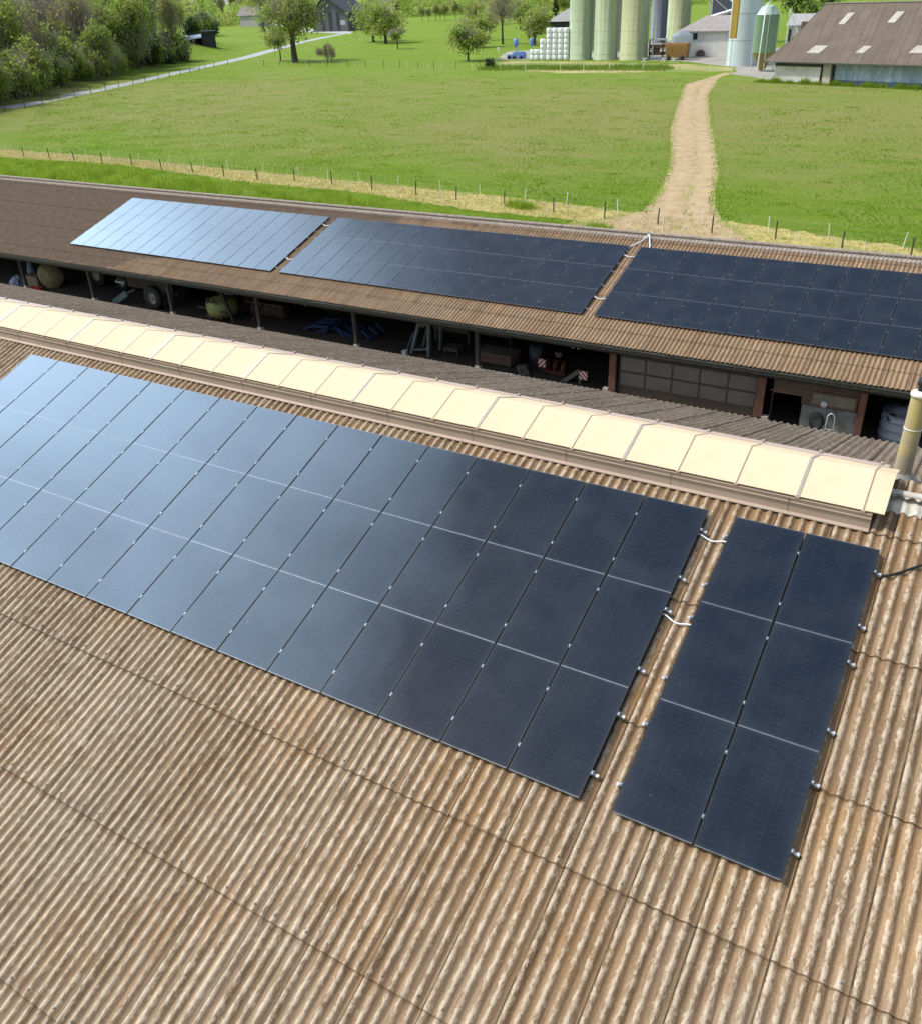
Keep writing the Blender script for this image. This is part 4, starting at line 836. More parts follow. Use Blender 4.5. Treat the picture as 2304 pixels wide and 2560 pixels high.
V, F = blades(20000, s_weed, .22, .12, .7, 31); o = mobj('weed_clumps', arr_mesh('weed_clumps', V, F, [leafmat('rank dark grass', (.29, .40, .04), (.19, .31, .018), .2, .6)])); struct(o, 'stuff'); tag(o, 'rank darker grass clumps dotted over the pasture', 'grass')
def s_straw(rg, n):
    x = rg.uniform(-114, 2, n); up_ = px2([(-60, 366), (0, 372), (300, 395), (600, 425), (900, 455), (1200, 485), (1400, 508), (1560, 530), (1780, 548), (2000, 580), (2304, 626), (2420, 645)])
    yt = np.interp(x, [p[0] for p in up_], [p[1] for p in up_]); yb = np.where(x < -25, np.interp(x, sxs, sys_), 45); y = yb + rg.uniform(0, 1, n) * (yt - yb)
    return np.stack([x, y, np.full(n, G)], 1)
V, F = blades(26000, s_straw, .16, .07, 1.6, 8); o = mobj('straw_stalks', arr_mesh('straw_stalks', V, F, [MSTW])); struct(o, 'stuff'); tag(o, 'dry pale stalks lying along the fence line', 'straw')
def s_clump(rg, n):
    c = np.array([gp(1985, 645)[:2], gp(1952, 640)[:2], gp(2010, 640)[:2], gp(2150, 650)[:2], gp(1495, 575)[:2], gp(1310, 520)[:2], gp(1290, 515)[:2]]); k = rg.integers(0, len(c), n)
    return np.stack([c[k, 0] + rg.normal(0, .5, n), c[k, 1] + rg.normal(0, .35, n), np.full(n, G)], 1)
V, F = blades(3000, s_clump, .55, .07, .4, 9); o = mobj('grass_clumps', arr_mesh('grass_clumps', V, F, [MTALL])); struct(o, 'stuff'); tag(o, 'green grass clumps on the dry strip beside the shed', 'grass')

# ================================================================== fences
MPD = mat('dark fence post', (.09, .075, .05), (.045, .045, .03), 9, .85); MPW = mat('white plastic post', (.80, .78, .68), (.70, .66, .52), 20, .5); MWIRE = mat('wire', (.40, .40, .38), None, 9, .5, .5, 0)
def fence(name, label, pts, h, r, m, wires, tops=None, wm=None, hj=.08, lean=.05, seed=1):
    rg = random.Random(seed); t = thing(name, label, 'fence', (pts[0][0], pts[0][1], G)); tp = []
    for p in pts:
        p = Vector((p[0], p[1], G + hill(p[0], p[1]))); hh = h * (1 + rg.uniform(-hj, hj)); q = p + Vector((rg.uniform(-lean, lean), rg.uniform(-lean, lean), hh)); tp.append((p, q))
        mb = MB(); mb.tube([p - Vector((0, 0, .1)), p.lerp(q, .9), q], [r, r * .95, r * .6], 7); obj('post', mb, m, t)
    mb = MB()
    for k in wires:
        for (a, b), (c, d) in zip(tp[:-1], tp[1:]):
            A_, B_ = a.lerp(b, k), c.lerp(d, k); mb.tube([A_, A_.lerp(B_, .5) - Vector((0, 0, .04)), B_], .0035, 4, False)
    obj('wire', mb, wm or MWIRE, t); return t
nd = [(-3, 388), (60, 392), (124, 396), (186, 402), (256, 408), (330, 413), (405, 425), (482, 430), (560, 440), (644, 450), (737, 452), (830, 460), (930, 474), (1040, 488), (1140, 500), (1260, 510), (1383, 530), (1510, 546), (1643, 560), (1778, 583), (1937, 597), (2103, 620), (2275, 645), (2440, 668)]
fence('wire_fence', 'dark post and wire fence along the near edge of the pasture', [gp(*p) for p in nd], 1.2, .055, MPD, (.55, .9), seed=2)
nw = [(18, 383), (82, 386), (154, 391), (215, 395), (275, 400), (347, 406), (426, 413), (510, 419), (571, 426), (658, 435), (745, 443), (820, 453), (902, 460), (995, 468), (1101, 479), (1200, 492), (1310, 505), (1413, 517), (1543, 535), (1752, 562), (1920, 582), (2070, 599), (2254, 624), (2420, 648)]
fence('electric_fence', 'white plastic post electric fence on the pasture side of the dark posts', [gp(*p) for p in nw], 1.1, .035, MPW, (.92,), lean=.16, seed=3)
nz = [(40, 392), (90, 396), (230, 406), (480, 430), (770, 463), (878, 474), (990, 487), (1105, 502), (1232, 518), (1366, 533), (1505, 545), (1655, 572), (1822, 594), (1990, 612), (2159, 634), (2330, 655)]
fence('electric_fence', 'white plastic post electric fence nearest the shed roof', [gp(x, y + 6) for x, y in nz], 1.0, .030, MPW, (.92,), lean=.1, seed=5)
ff = [(600, 166), (647, 167), (689, 167), (730, 167), (765, 167), (808, 168), (851, 169), (887, 169), (927, 170), (970, 171), (1019, 172), (1072, 174), (1103, 174), (1180, 175), (1250, 176), (1312, 177), (1400, 177), (1458, 177), (1522, 177), (1606, 177), (1692, 177), (1774, 178)]
fence('electric_fence', 'white post fence along the far edge of the pasture before the silos', [gp(x, y - 2) for x, y in ff], 1.35, .06, MPW, (.9,), seed=7)
fb = [(660, 164), (700, 164), (775, 166), (820, 166), (870, 167), (915, 168), (960, 168), (1000, 168), (1045, 170), (1085, 171), (1140, 171), (1200, 172)]
fence('wire_fence', 'dark post fence before the orchard at the far pasture edge', [gp(x, y) for x, y in fb], 1.6, .06, MPD, (.5, .9), seed=8)
rf = [(-40, 290), (13, 279), (63, 270), (106, 259), (148, 249), (188, 242), (227, 232), (264, 226), (298, 219), (334, 211), (364, 206), (397, 198), (425, 193), (452, 188), (476, 181.5), (499, 176.5), (514, 171.5), (536, 168), (570, 161.5)]
fence('wire_fence', 'dark post fence running along the pale road on the left', [gp(*p) for p in rf], 1.5, .07, MPD, (.5, .9), seed=9)

# ================================================================== trees
MBARK = mat('bark', (.10, .08, .06), (.05, .04, .03), 3, .9, 0, .4, (1, 1, .3))
MTWIG = leafmat('bare twigs', (.43, .37, .275), (.27, .235, .18), .3, .2)
MTWIG2 = leafmat('bare twigs ruddy', (.43, .345, .26), (.28, .235, .185), .3, .2)
MOLV = leafmat('olive spring leaves', (.46, .48, .12), (.29, .32, .075), .25, .5)
MGRN = leafmat('green leaves', (.37, .47, .08), (.21, .30, .045), .25, .5)
MYEL = leafmat('fresh yellow green leaves', (.42, .49, .09), (.25, .31, .05), .25, .5)
MDKG = leafmat('dark green leaves', (.08, .115, .03), (.035, .055, .018), .3, .4)
def crown_arrays(rg, n, R, c, size, clumps, up=0.0, thin=1.0, shell=.45, spread=.26):
    cd = rg.normal(0, 1, (clumps, 3)); cd /= np.linalg.norm(cd, axis=1)[:, None]; rad_ = rg.uniform(shell, 1.0, clumps) ** .8
    cc = cd * rad_[:, None] * R * .82 + c; k = rg.integers(0, clumps, n); ksz = rg.uniform(.6, 1.35, clumps)
    P = cc[k] + rg.normal(0, 1, (n, 3)) * (np.array(R) * spread)[None] * ksz[k][:, None]
    q = (P - c) / np.array(R); rr = np.linalg.norm(q, axis=1); P = np.where((rr > 1.45)[:, None], c + (P - c) / rr[:, None] * 1.4, P)
    nn_ = rg.normal(0, 1, (n, 3)); nn_[:, 2] += .9 * (up == 0); a = np.cross(nn_, rg.normal(0, 1, (n, 3))); a[:, 2] = a[:, 2] + np.sign(a[:, 2]) * up * 1.6; a /= np.linalg.norm(a, axis=1)[:, None]; b = np.cross(a, nn_); b /= np.linalg.norm(b, axis=1)[:, None]
    s = size * rg.uniform(.55, 1.3, n)[:, None]; a = a * s; b = b * s * .55 * thin
    V = np.stack([P - a, P + b, P + a, P - b], 1).reshape(-1, 3); return V, np.arange(4 * n).reshape(n, 4), (ksz[k] > 1.0).astype(int), cc
def tree_proto(name, label, h, R, base, leaf, n, mats_, clumps=22, tr=.22, limbs=8, twig=0, group=None, cat='tree', seed=1, shell=.45, lean=0, spread=.26):
    rg = np.random.default_rng(seed); t = thing(name, label, cat, (0, 0, 0), None, group); R = np.array(R, float); c = np.array([lean, 0, base + R[2]])
    V, F, mi, cc = crown_arrays(rg, n, R, c, leaf, clumps, 0, 1, shell, spread)
    if twig:
        V2, F2, m2, _ = crown_arrays(rg, twig, R * 1.02, c, leaf * 2.4, clumps, 1.2, .10, shell, spread); V = np.concatenate([V, V2]); F = np.concatenate([F, F2 + 4 * len(F)]); mi = np.concatenate([mi, np.full(len(F2), 2)])
    V[:, 2] = np.maximum(V[:, 2], .05)
    mobj('crown', arr_mesh('crown', V, F, mats_, mi), t)
    mb = MB(); fork = base + R[2] * .25
    pts = [(0, 0, -.3), (rg.normal(0, tr * .3), rg.normal(0, tr * .3), fork * .5), (lean * .4, 0, fork), (lean * .8, 0, base + R[2] * .9), (lean, 0, base + R[2] * 1.5)]; mb.tube(pts, [tr * 1.35, tr, tr * .85, tr * .5, tr * .15], 9)
    for k in rg.choice(len(cc), min(limbs, len(cc)), False):
        s_ = np.array(pts[2]) * (1 - .5 * rg.uniform()) + np.array(pts[3]) * .0; s_[2] = fork * rg.uniform(.8, 1.25); e_ = cc[k]; m_ = (s_ + e_) / 2 + np.array([0, 0, R[2] * .12]); mb.tube([s_, m_, e_], [tr * .45, tr * .28, tr * .07], 6)
    obj('trunk', mb, MBARK, t, world=False); return t
def place(t, P, s=1.0, rz=0): t.location = P; t.scale = (s, s, s); t.rotation_euler = (0, 0, rz); return t
def ptree(name, label, bx, by, topy, wpx, crown_base, n, mats_, leaf=.35, clumps=22, tr=None, twig=0, seed=1, cat='tree', shell=.45, limbs=8, lean=0, spread=.26, maxh=None):
    P = gp(bx, by); dist = math.hypot(P.x - CAM[0], P.y - CAM[1]); k = dist / 2553.0; h = zat(P, bx, topy) - G; r = wpx * k / 2; cb = crown_base * h
    t = tree_proto(name, label, h, (r, r, (h - cb) / 2), cb, leaf, n, mats_, clumps, tr or h * .022, limbs, twig, None, cat, seed, shell, lean, spread); place(t, P, 1, seed * 1.3); return t
ptree('broadleaf_tree', 'tall dark trunked tree standing at the far fence, left of the meadow', 738, 155, -45, 150, .26, 3600, [MGRN, MOLV, MTWIG], .5, 26, .75, 1500, 3, shell=.35, spread=.2)
ptree('broadleaf_tree', 'big tree partly hidden behind the tall dark trunked tree, by the road', 660, 78, -70, 95, .32, 2600, [MOLV, MYEL, MTWIG], .55, 20, .9, 900, 5)
ptree('broadleaf_tree', 'small light tree beside the trunk of the tall dark tree', 702, 152, 68, 70, .35, 1100, [MOLV, MYEL, MTWIG], .38, 14, .16, 600, 6)
ptree('broadleaf_tree', 'wide bushy tree with yellowish top, left of a pair on the meadow', 935, 104, -8, 100, .10, 2800, [MYEL, MOLV, MTWIG], .5, 22, .5, 500, 8)
ptree('broadleaf_tree', 'round dark green tree on a short trunk, right of a pair on the meadow', 965, 108, 12, 100, .22, 3000, [MGRN, MOLV, MTWIG], .5, 22, .5, 300, 9)
ptree('broadleaf_tree', 'thin small tree in front of the round dark green tree', 995, 122, 66, 46, .42, 700, [MGRN, MOLV, MTWIG], .36, 10, .16, 500, 10)
ptree('broadleaf_tree', 'round little fruit tree standing alone by the far fence', 1170, 152, 55, 92, .28, 2600, [MGRN, MOLV, MTWIG], .42, 20, .22, 500, 12)
ptree('broadleaf_tree', 'fresh yellow green tree behind the lone fruit tree', 1190, 118, 34, 78, .15, 1900, [MYEL, MOLV, MTWIG], .45, 16, .25, 200, 13)
ptree('bare_tree', 'nearly bare grey tree with forked trunk, left of the blue posts', 1256, 110, -40, 90, .30, 500, [MOLV, MTWIG, MTWIG2], .35, 20, .32, 2200, 14, limbs=14)
ptree('broadleaf_tree', 'green tree just behind the blue post by the white bales', 1335, 112, 22, 70, .25, 1800, [MGRN, MOLV, MTWIG], .45, 18, .35, 300, 15)
ptree('broadleaf_tree', 'olive green tree left of the nearly bare grey tree', 1222, 100, 30, 45, .3, 1100, [MGRN, MOLV, MTWIG], .42, 14, .3, 200, 16)
ptree('conifer_bush', 'small dark conical bush standing on the far fence line', 1222, 170, 146, 24, .0, 700, [MDKG, MDKG, MTWIG], .28, 9, .1, 0, 17, 'bush', .2)
ptree('conifer', 'dark columnar conifer above the hedge left of the silos', 1388, 60, -6, 16, .1, 800, [MDKG, MDKG, MTWIG], .4, 9, .2, 0, 18, shell=.2)
for k, (x, y, t, w) in enumerate(((819, 152, 112, 22), (830, 156, 106, 26), (800, 140, 118, 26))):
    ptree('bare_shrub', '%s bare brown shrub between the tall dark tree and the far fence' % ('middle', 'rightmost', 'leftmost')[k], x, y, t, w, .15, 160, [MTWIG, MOLV, MTWIG2], .25, 8, .08, 500, 30 + k, 'shrub', .3)
for k, (x, y, top, w_, lab) in enumerate(((1300, 72, 0, 70, 'leafy olive tree behind the blue machine'), (1352, 84, 12, 62, 'olive tree just left of the dark outbuilding roof'), (1186, 66, -4, 64, 'pale green tree at the top of the meadow, right of the young trees'), (1242, 60, -20, 56, 'tall hazy tree behind the nearly bare grey tree'), (1010, 40, -16, 56, 'green tree at the top edge left of the young tree row'), (1408, 40, -25, 44, 'olive tree peeking over the dark outbuilding'), (1160, 96, 46, 40, 'small yellowish tree above the lone fruit tree'))):
    ptree('broadleaf_tree', lab, x, y, top, w_, .18, 1900, [(MGRN, MOLV, MYEL)[k % 3], MOLV, MTWIG], .45, 18, None, 500, 80 + k, shell=.25, spread=.2)
yt = tree_proto('young_tree', 'slim young tree in the row at the top of the meadow', 9, (2.6, 2.6, 3.2), 3.0, .42, 700, [MGRN, MOLV, MTWIG], 12, .14, 6, 200, 'row of young trees at the top of the meadow', seed=40)
for k, (x, y) in enumerate(((1056, 54), (1072, 52), (1090, 52), (1101, 50), (1113, 51), (1138, 46), (1152, 44))):
    P = gp(x, y); t = yt if k == 0 else dup(yt, P); place(t, P, (1.0, .85, 1.1, .9, 1.05, 1.2, 1.0)[k], k); t['label'] = '%s young tree from the left in the row atop the meadow' % ORD[k]
ptree('broadleaf_tree', 'dark tree behind the grey roofed barn, left part', 1985, 60, -60, 70, .1, 1600, [MDKG, MGRN, MTWIG], .5, 16, .4, 0, 50)
ptree('broadleaf_tree', 'dark tree behind the grey roofed barn, right part', 2045, 70, -60, 90, .1, 1600, [MDKG, MGRN, MTWIG], .5, 16, .4, 0, 51)
# wooded hillside on the left: a handful of kinds copied over the slope
kinds = [tree_proto('bare_tree', 'bare grey brown tree in the wooded hillside', 17, (4.4, 4.4, 7.6), 1.2, .30, 900, [MTWIG, MTWIG2, MTWIG], 34, .22, 14, 3800, 'bare trees on the wooded hillside', seed=61, shell=.15, spread=.20),
         tree_proto('bare_tree', 'bare grey brown tree in the wooded hillside', 16, (3.6, 4.2, 7.4), .8, .30, 1300, [MTWIG2, MOLV, MTWIG2], 32, .2, 14, 3600, 'bare trees on the wooded hillside', seed=62, shell=.15, spread=.20),
         tree_proto('budding_tree', 'olive green budding tree in the wooded hillside', 14, (4.4, 3.8, 6.6), .6, .32, 4200, [MOLV, MGRN, MTWIG], 34, .2, 10, 2000, 'budding trees on the wooded hillside', seed=63, shell=.15, spread=.18),
         tree_proto('budding_tree', 'olive green budding tree in the wooded hillside', 13, (3.8, 4.4, 6.2), .4, .30, 3800, [MOLV, MYEL, MTWIG2], 32, .2, 10, 2200, 'budding trees on the wooded hillside', seed=64, shell=.15, spread=.18),
         tree_proto('leafy_bush', 'fresh green bush at the foot of the wooded hillside', 8, (4.4, 3.6, 4.0), .0, .32, 3600, [MYEL, MGRN, MTWIG], 26, .12, 6, 900, 'green bushes below the wooded hillside', 'bush', seed=65, shell=.15, spread=.2),
         tree_proto('dark_bush', 'dark green bush in the wooded hillside', 6, (3.6, 3.6, 3.2), .0, .32, 2800, [MGRN, MDKG, MTWIG], 22, .12, 6, 900, 'dark bushes on the wooded hillside', 'bush', seed=66, shell=.15, spread=.2)]
used = set(); rr_ = random.Random(4)
def plant(k, x, y, s):
    P = Vector((x, y, G + hill(x, y) - .1)); t = kinds[k]
    if k in used: t = dup(t, P)
    used.add(k); place(t, P, s, rr_.uniform(0, 6)); return t
e0 = Vector((-176.8, 114.8)); du = Vector((-.485, .874)); dn = Vector((-.874, -.485))
cnt = 0
for row, dd in enumerate((3, 9, 16, 24, 33, 43, 54, 66, 80, 96, 114, 134, 156)):
    t = -62 + rr_.uniform(0, 5)
    while t < (108 if row < 2 else 118 if row < 3 else 175 if row > 4 else 150):
        d_ = dd + rr_.uniform(-2.5, 2.5); p = e0 + du * t + dn * (d_ + (max(0, t - 60) * .0))
        if row == 0: k = rr_.choice((4, 4, 5, 2, 5))
        elif row == 1: k = rr_.choice((2, 3, 5, 1, 4))
        else: k = rr_.choice((0, 1, 2, 3, 2, 3, 2, 4))
        if t > 80 and row < 2: k = 5 if row == 0 else 2
        plant(k, p.x, p.y, (rr_.uniform(.55, 1.45) if row < 2 else rr_.uniform(.8, 1.35))); cnt += 1
        t += rr_.uniform(5.0, 8.0) * ((.62 if row < 2 else .85) + row * .035)
for k, x, y, s in ((3, 432, 96, 1.2), (2, 452, 80, 1.3), (0, 470, 62, 1.5), (3, 490, 52, 1.5), (5, 512, 92, 1.9), (5, 530, 88, 1.5), (5, 488, 98, 1.3), (2, 512, 42, 1.8), (1, 535, 36, 1.9), (3, 556, 32, 2.0), (2, 470, 36, 1.9), (0, 500, 28, 2.1), (2, 585, 30, 2.0), (3, 610, 28, 2.0), (2, 636, 26, 2.1), (1, 600, 22, 2.3), (0, 445, 48, 1.8), (3, 425, 66, 1.6), (1, 412, 84, 1.4), (2, 400, 60, 1.7), (0, 430, 30, 2.0), (3, 660, 22, 2.2), (2, 690, 22, 2.2), (3, 720, 18, 2.2), (2, 750, 20, 2.1)):
    P = rt(x, y); plant(k, P.x, P.y, s)
# far tree belt beyond the meadow: one mass nobody could count
rg = np.random.default_rng(77); n = 34000
az = rg.uniform(rad(-50), rad(4), n); d_ = 760 + 120 * rg.uniform(0, 1, n); lump = 17 + 5 * np.sin(az * 61) + 4 * np.sin(az * 143 + 1) + 2.5 * np.sin(az * 331)
P = np.stack([CAM[0] + np.sin(az) * d_, CAM[1] + np.cos(az) * d_, G + rg.uniform(0, 1, n) * lump], 1)
a = rg.normal(0, 1, (n, 3)); a /= np.linalg.norm(a, axis=1)[:, None]; b = np.cross(a, rg.normal(0, 1, (n, 3))); b /= np.linalg.norm(b, axis=1)[:, None]
V = np.stack([P - a * 1.1, P + b * .8, P + a * 1.1, P - b * .8], 1).reshape(-1, 3)
o = mobj('distant_wood', arr_mesh('distant_wood', V, np.arange(4 * n).reshape(n, 4), [MOLV, MGRN], (np.sin(az * 200) > 0).astype(int))); struct(o, 'stuff'); tag(o, 'belt of distant woodland beyond the meadow', 'wood')

# ================================================================== farmstead beyond the pasture
def frame_at(x, y): P = gp(x, y); d = math.hypot(P.x - CAM[0], P.y - CAM[1]); return P, d / 2553.0
MSILO = mat('greenish silo staves', (.43, .49, .32), (.27, .35, .21), 1.6, .8, 0, .1, (1.2, 1.2, .04), lo=.38, hi=.62)
MSILO2 = mat('ochre stained silo', (.44, .45, .26), (.31, .34, .17), 1.3, .8, 0, .1, (1.2, 1.2, .06))
MSILOD = mat('slate blue silo', (.16, .175, .20), (.08, .085, .10), .6, .6, 0, .1, (1, 1, .05))
def silo(x, y, wpx, label, m, hgt=20, roof=True):
    wpx *= 1.1
    P, k = frame_at(x, y); r = wpx * k / 2; dv = (P - Vector(CAM)); dv.z = 0; dv.normalize(); c = P + dv * r; c.z = G
    t = thing('silo', label, 'silo', c)
    mb = MB(); mb.lathe([(r * 1.02, -.2), (r * 1.02, .35), (r, .36), (r, hgt)], c, 36); b_ = obj('body', mb, m, t)
    mb = MB()
    for z in np.arange(1.2, hgt, 2.4): mb.lathe([(r + .001, z), (r + .008, z + .02), (r + .008, z + .05), (r + .001, z + .07)], c, 36)
    obj('hoop', mb, m, b_)
    mb = MB(); mb.lathe([(r * 1.04, hgt), (r * .5, hgt + r * .55), (.15, hgt + r * .8), (0, hgt + r * .82)], c, 30); obj('roof', mb, mat('silo cap', (.45, .46, .44), None, 2, .6), t); return t
silo(1449.5, 150, 53, 'greenish silo nearest the stacked white bales', MSILO)
silo(1512, 150, 55, 'greenish silo standing between two others', MSILO)
silo(1582, 151, 64, 'ochre green silo on the right of the three front ones', MSILO2)
MSILOS = mat('shaded olive silo', (.17, .185, .12), (.11, .12, .08), 1.2, .85, 0, .1, (1.2, 1.2, .05))  # olive darkened so the gaps between the front silos read as shade
silo(1481, 128, 50, 'dull olive silo standing back between the first two front silos', MSILOS)
silo(1547, 128, 50, 'dull olive silo standing back left of the ochre green one', MSILOS)
silo(1643, 108, 36, 'dark slate silo between the ochre one and the tan one behind', MSILOD)
silo(1692, 100, 52, 'tan green silo standing behind, right of the dark slate one', MSILO2)
def pole(x, y0, y1, r, m, name, label, cat, base=None):
    P = gp(x, base or y0); z0 = zat(P, x, y0) if base else G; z1 = zat(P, x, y1); mb = MB(); mb.tube([(P.x, P.y, z0), (P.x, P.y, z1)], r, 8); return tag(obj(name, mb, m), label, cat)
MPALE = mat('pale galvanised', (.62, .63, .62), (.5, .51, .5), 3, .45, .3)
pole(1629, 148, -12, .16, MPALE, 'filling_pipe', 'thin pale filling pipe rising along the ochre green silo', 'pipe')
# stacked white bales
MWRAP = mat('white bale wrap', (.86, .87, .85), (.74, .78, .80), 1.2, .35, 0, .12)
bp, bk = frame_at(1390, 150)
br = MB(); br.lathe([(0, 0), (.60, 0), (.68, .07), (.70, .5), (.69, 1.06), (.60, 1.16), (0, 1.17)], (0, 0, 0), 18)
bale0 = None
lay = []
for (xa, xb, ya, rows_) in ((1326, 1347, 123, 2), (1348, 1364, 100, 4), (1365, 1422, 75, 6)):
    nb = max(1, round((xb - xa) * bk / 1.25))
    for j in range(nb):
        for r_ in range(rows_): lay.append((xa + (xb - xa) * (j + .5) / nb, r_))
for idx, (x, r_) in enumerate(lay):
    P = gp(x, 149.5); P.z = G + 1.17 * r_ + .02
    if bale0 is None: bale0 = o = obj('wrapped_bale', br, MWRAP, None, P)
    else: o = bale0.copy(); COL.objects.link(o); o.location = P
    o.rotation_euler = (0, 0, idx * .7); tag(o, 'white wrapped round bale in the stack left of the silos', 'bale', 'white wrapped bales stacked by the silos')
# shed roof behind the bales
P, k = frame_at(1400, 100); d = ray(1400, 100); bs_ = thing('outbuilding', 'dark outbuilding with grey pitched roof behind the white bales', 'building', P)
x0, x1 = gp(1374, 100).x, gp(1470, 100).x; y0 = P.y; zt1, zt0, zr = zat(P, 1400, 53), G, zat(P, 1424, 32)
mb = MB(); mb.box((x0, y0, G), (x1, y0 + 10, zt1)); obj('wall', mb, mat('dark boards', (.045, .05, .06), (.03, .033, .04), 2, .8), bs_)
mb = MB(); mb.prism([(x0 - .6, y0 - .6, zt1 + .01), (x0 - .6, y0 + 10.6, zt1 + .01), (x0 + 5, y0 + 10.6, zr + 1), (x0 + 5, y0 - .6, zr + 1)][:2] + [(x0 + 5.5, y0 + 5, zr + .6)], (.001, 0, 0))
mb = MB(); mb.add([(x0 - .6, y0 - .6, zt1 + .02), (x1, y0 - .6, zt1 + .02), (x1, y0 + 5, zr + 1.2), (x0 + 4.5, y0 + 5, zr + 1.2), (x0 - .6, y0 + 10.6, zt1 + .02), (x1, y0 + 10.6, zt1 + .02)], [(0, 1, 2, 3), (0, 3, 4), (3, 2, 5, 4)]); obj('roof', mb, mat('grey slates', (.34, .31, .29), (.25, .23, .215), 2, .85), bs_)
# blue machine and posts
MBLU = mat('light blue paint', (.16, .30, .62), (.12, .23, .5), 3, .5)
P, k = frame_at(1290, 147); bm_ = thing('blue_machine', 'light blue mixer like machine with an oval drum on a grey mast', 'machine', P)
W_ = lambda x0, y0, x1, y1: (k * (x0 - 1290), G + (zat(P, 1290, y0) - G), k * (x1 - 1290), zat(P, 1290, y1))
def bxp(mb, x0, yb, x1, yt, dep, off=0): mb.box((P.x + k * (x0 - P_x), P.y + off, zat(P, P_x, yb)), (P.x + k * (x1 - P_x), P.y + off + dep, zat(P, P_x, yt))); return mb
P_x = 1290
mb = MB(); bxp(mb, 1278, 145, 1310, 132, 1.6); bxp(mb, 1262, 146, 1277.5, 137, 1.2, .2); bxp(mb, 1282, 131.8, 1306, 129, 1.2, .2); obj('chassis', mb, MBLU, bm_)
mb = MB(); mb.tube([(P.x - k * 5, P.y + .8, zat(P, 1290, 132)), (P.x - k * 5, P.y + .8, zat(P, 1290, 114))], .28, 10); obj('mast', mb, MPALE, bm_)
mb = MB(); h_ = zat(P, 1290, 95) - zat(P, 1290, 117); mb.lathe([(0, 0), (.5, .08), (.62, h_ * .3), (.62, h_ * .7), (.45, h_ * .95), (0, h_)], (P.x - k * 5, P.y + .8, zat(P, 1290, 117)), 18); obj('drum', mb, MBLU, bm_)
mb = MB()
for xx in (1268, 1284, 1304): mb.lathe([(0, -.15), (.42, -.15), (.42, .15), (0, .15)], (0, 0, 0), 14, Matrix.Translation((P.x + k * (xx - 1290), P.y - .05, G + .42)) @ Matrix.Rotation(PI / 2, 4, 'X'))
obj('wheels', mb, MDARK, bm_)
P, k = frame_at(1328, 140); P_x = 1328; bp2 = thing('lamp_mast', 'grey mast with a blue oval box on top beside the white bales', 'mast', P)
mb = MB(); mb.tube([P, (P.x, P.y, zat(P, 1328, 114))], .14, 8); mb.tube([(P.x, P.y, zat(P, 1328, 95)), (P.x, P.y, zat(P, 1328, 76)), (P.x - .9, P.y, zat(P, 1328, 73))], .05, 6); obj('mast', mb, MPALE, bp2)
mb = MB(); h_ = zat(P, 1328, 94) - zat(P, 1328, 115); mb.lathe([(0, 0), (.42, .08), (.5, h_ * .3), (.5, h_ * .75), (.36, h_ * .96), (0, h_)], (P.x, P.y, zat(P, 1328, 115)), 16); obj('box', mb, MBLU, bp2)
P, k = frame_at(1245, 137); P_x = 1245; mb = MB(); mb.tube([P, (P.x, P.y, zat(P, 1245, 117))], .05, 6); bxp(mb, 1242.5, 126, 1248, 117, .04, -.08); tag(obj('small_sign', mb, mat('white sign', (.75, .75, .73), None, 5, .5)), 'small white sign on a post left of the blue machine', 'sign')
# white walled farm building
P, k = frame_at(1760, 140); P_x = 1760; fh = thing('farm_building', 'white walled farm building with low grey roof and one dark window', 'building', P)
MWHW = mat('white render', (.74, .73, .67), (.62, .61, .56), .8, .85)
zw = zat(P, 1760, 76); zr = zat(P, 1760, 40)
xa, xb = P.x + k * (1712 - 1760), P.x + k * (1850 - 1760)
mb = MB(); mb.box((xa, P.y, G), (xb, P.y + 9, zw)); wl_ = obj('wall', mb, MWHW, fh)
mb = MB(); mb.add([(xa - 2.4, P.y - .7, zw - .05), (xb + .5, P.y - .7, zw - .05), (xb + .5, P.y + 4.5, zr), (xa + 2.8, P.y + 4.5, zr), (xa - 2.4, P.y + 9.7, zw - .05), (xb + .5, P.y + 9.7, zw - .05), (xa - 2.4, P.y - .7, zw - .3), (xb + .5, P.y - .7, zw - .3)], [(0, 1, 2, 3), (0, 3, 4), (3, 2, 5, 4), (0, 6, 7, 1)]); obj('roof', mb, mat('pinkish grey roof', (.36, .31, .29), (.26, .23, .21), 1.4, .85), fh)
mb = MB(); bxp(mb, 1727, 98, 1738, 82, .05, -.03); obj('window', mb, mat('dark pane', (.03, .035, .045), None, 4, .2), fh)
mb = MB(); bxp(mb, 1736, 152, 1850, 143, .5, -1.2); tag(obj('low_wall', mb, MWHW), 'low pale wall before the white farm building', 'wall')
mb = MB(); bxp(mb, 1741, 143, 1760, 128, 1.2, -.9); bxp(mb, 1744, 127.8, 1756, 124, .9, -.8); tag(obj('log_pile', mb, mat('brown logs', (.20, .14, .10), (.09, .07, .05), 6, .9, bmp=.6)), 'small brown pile against the white farm building wall', 'pile')
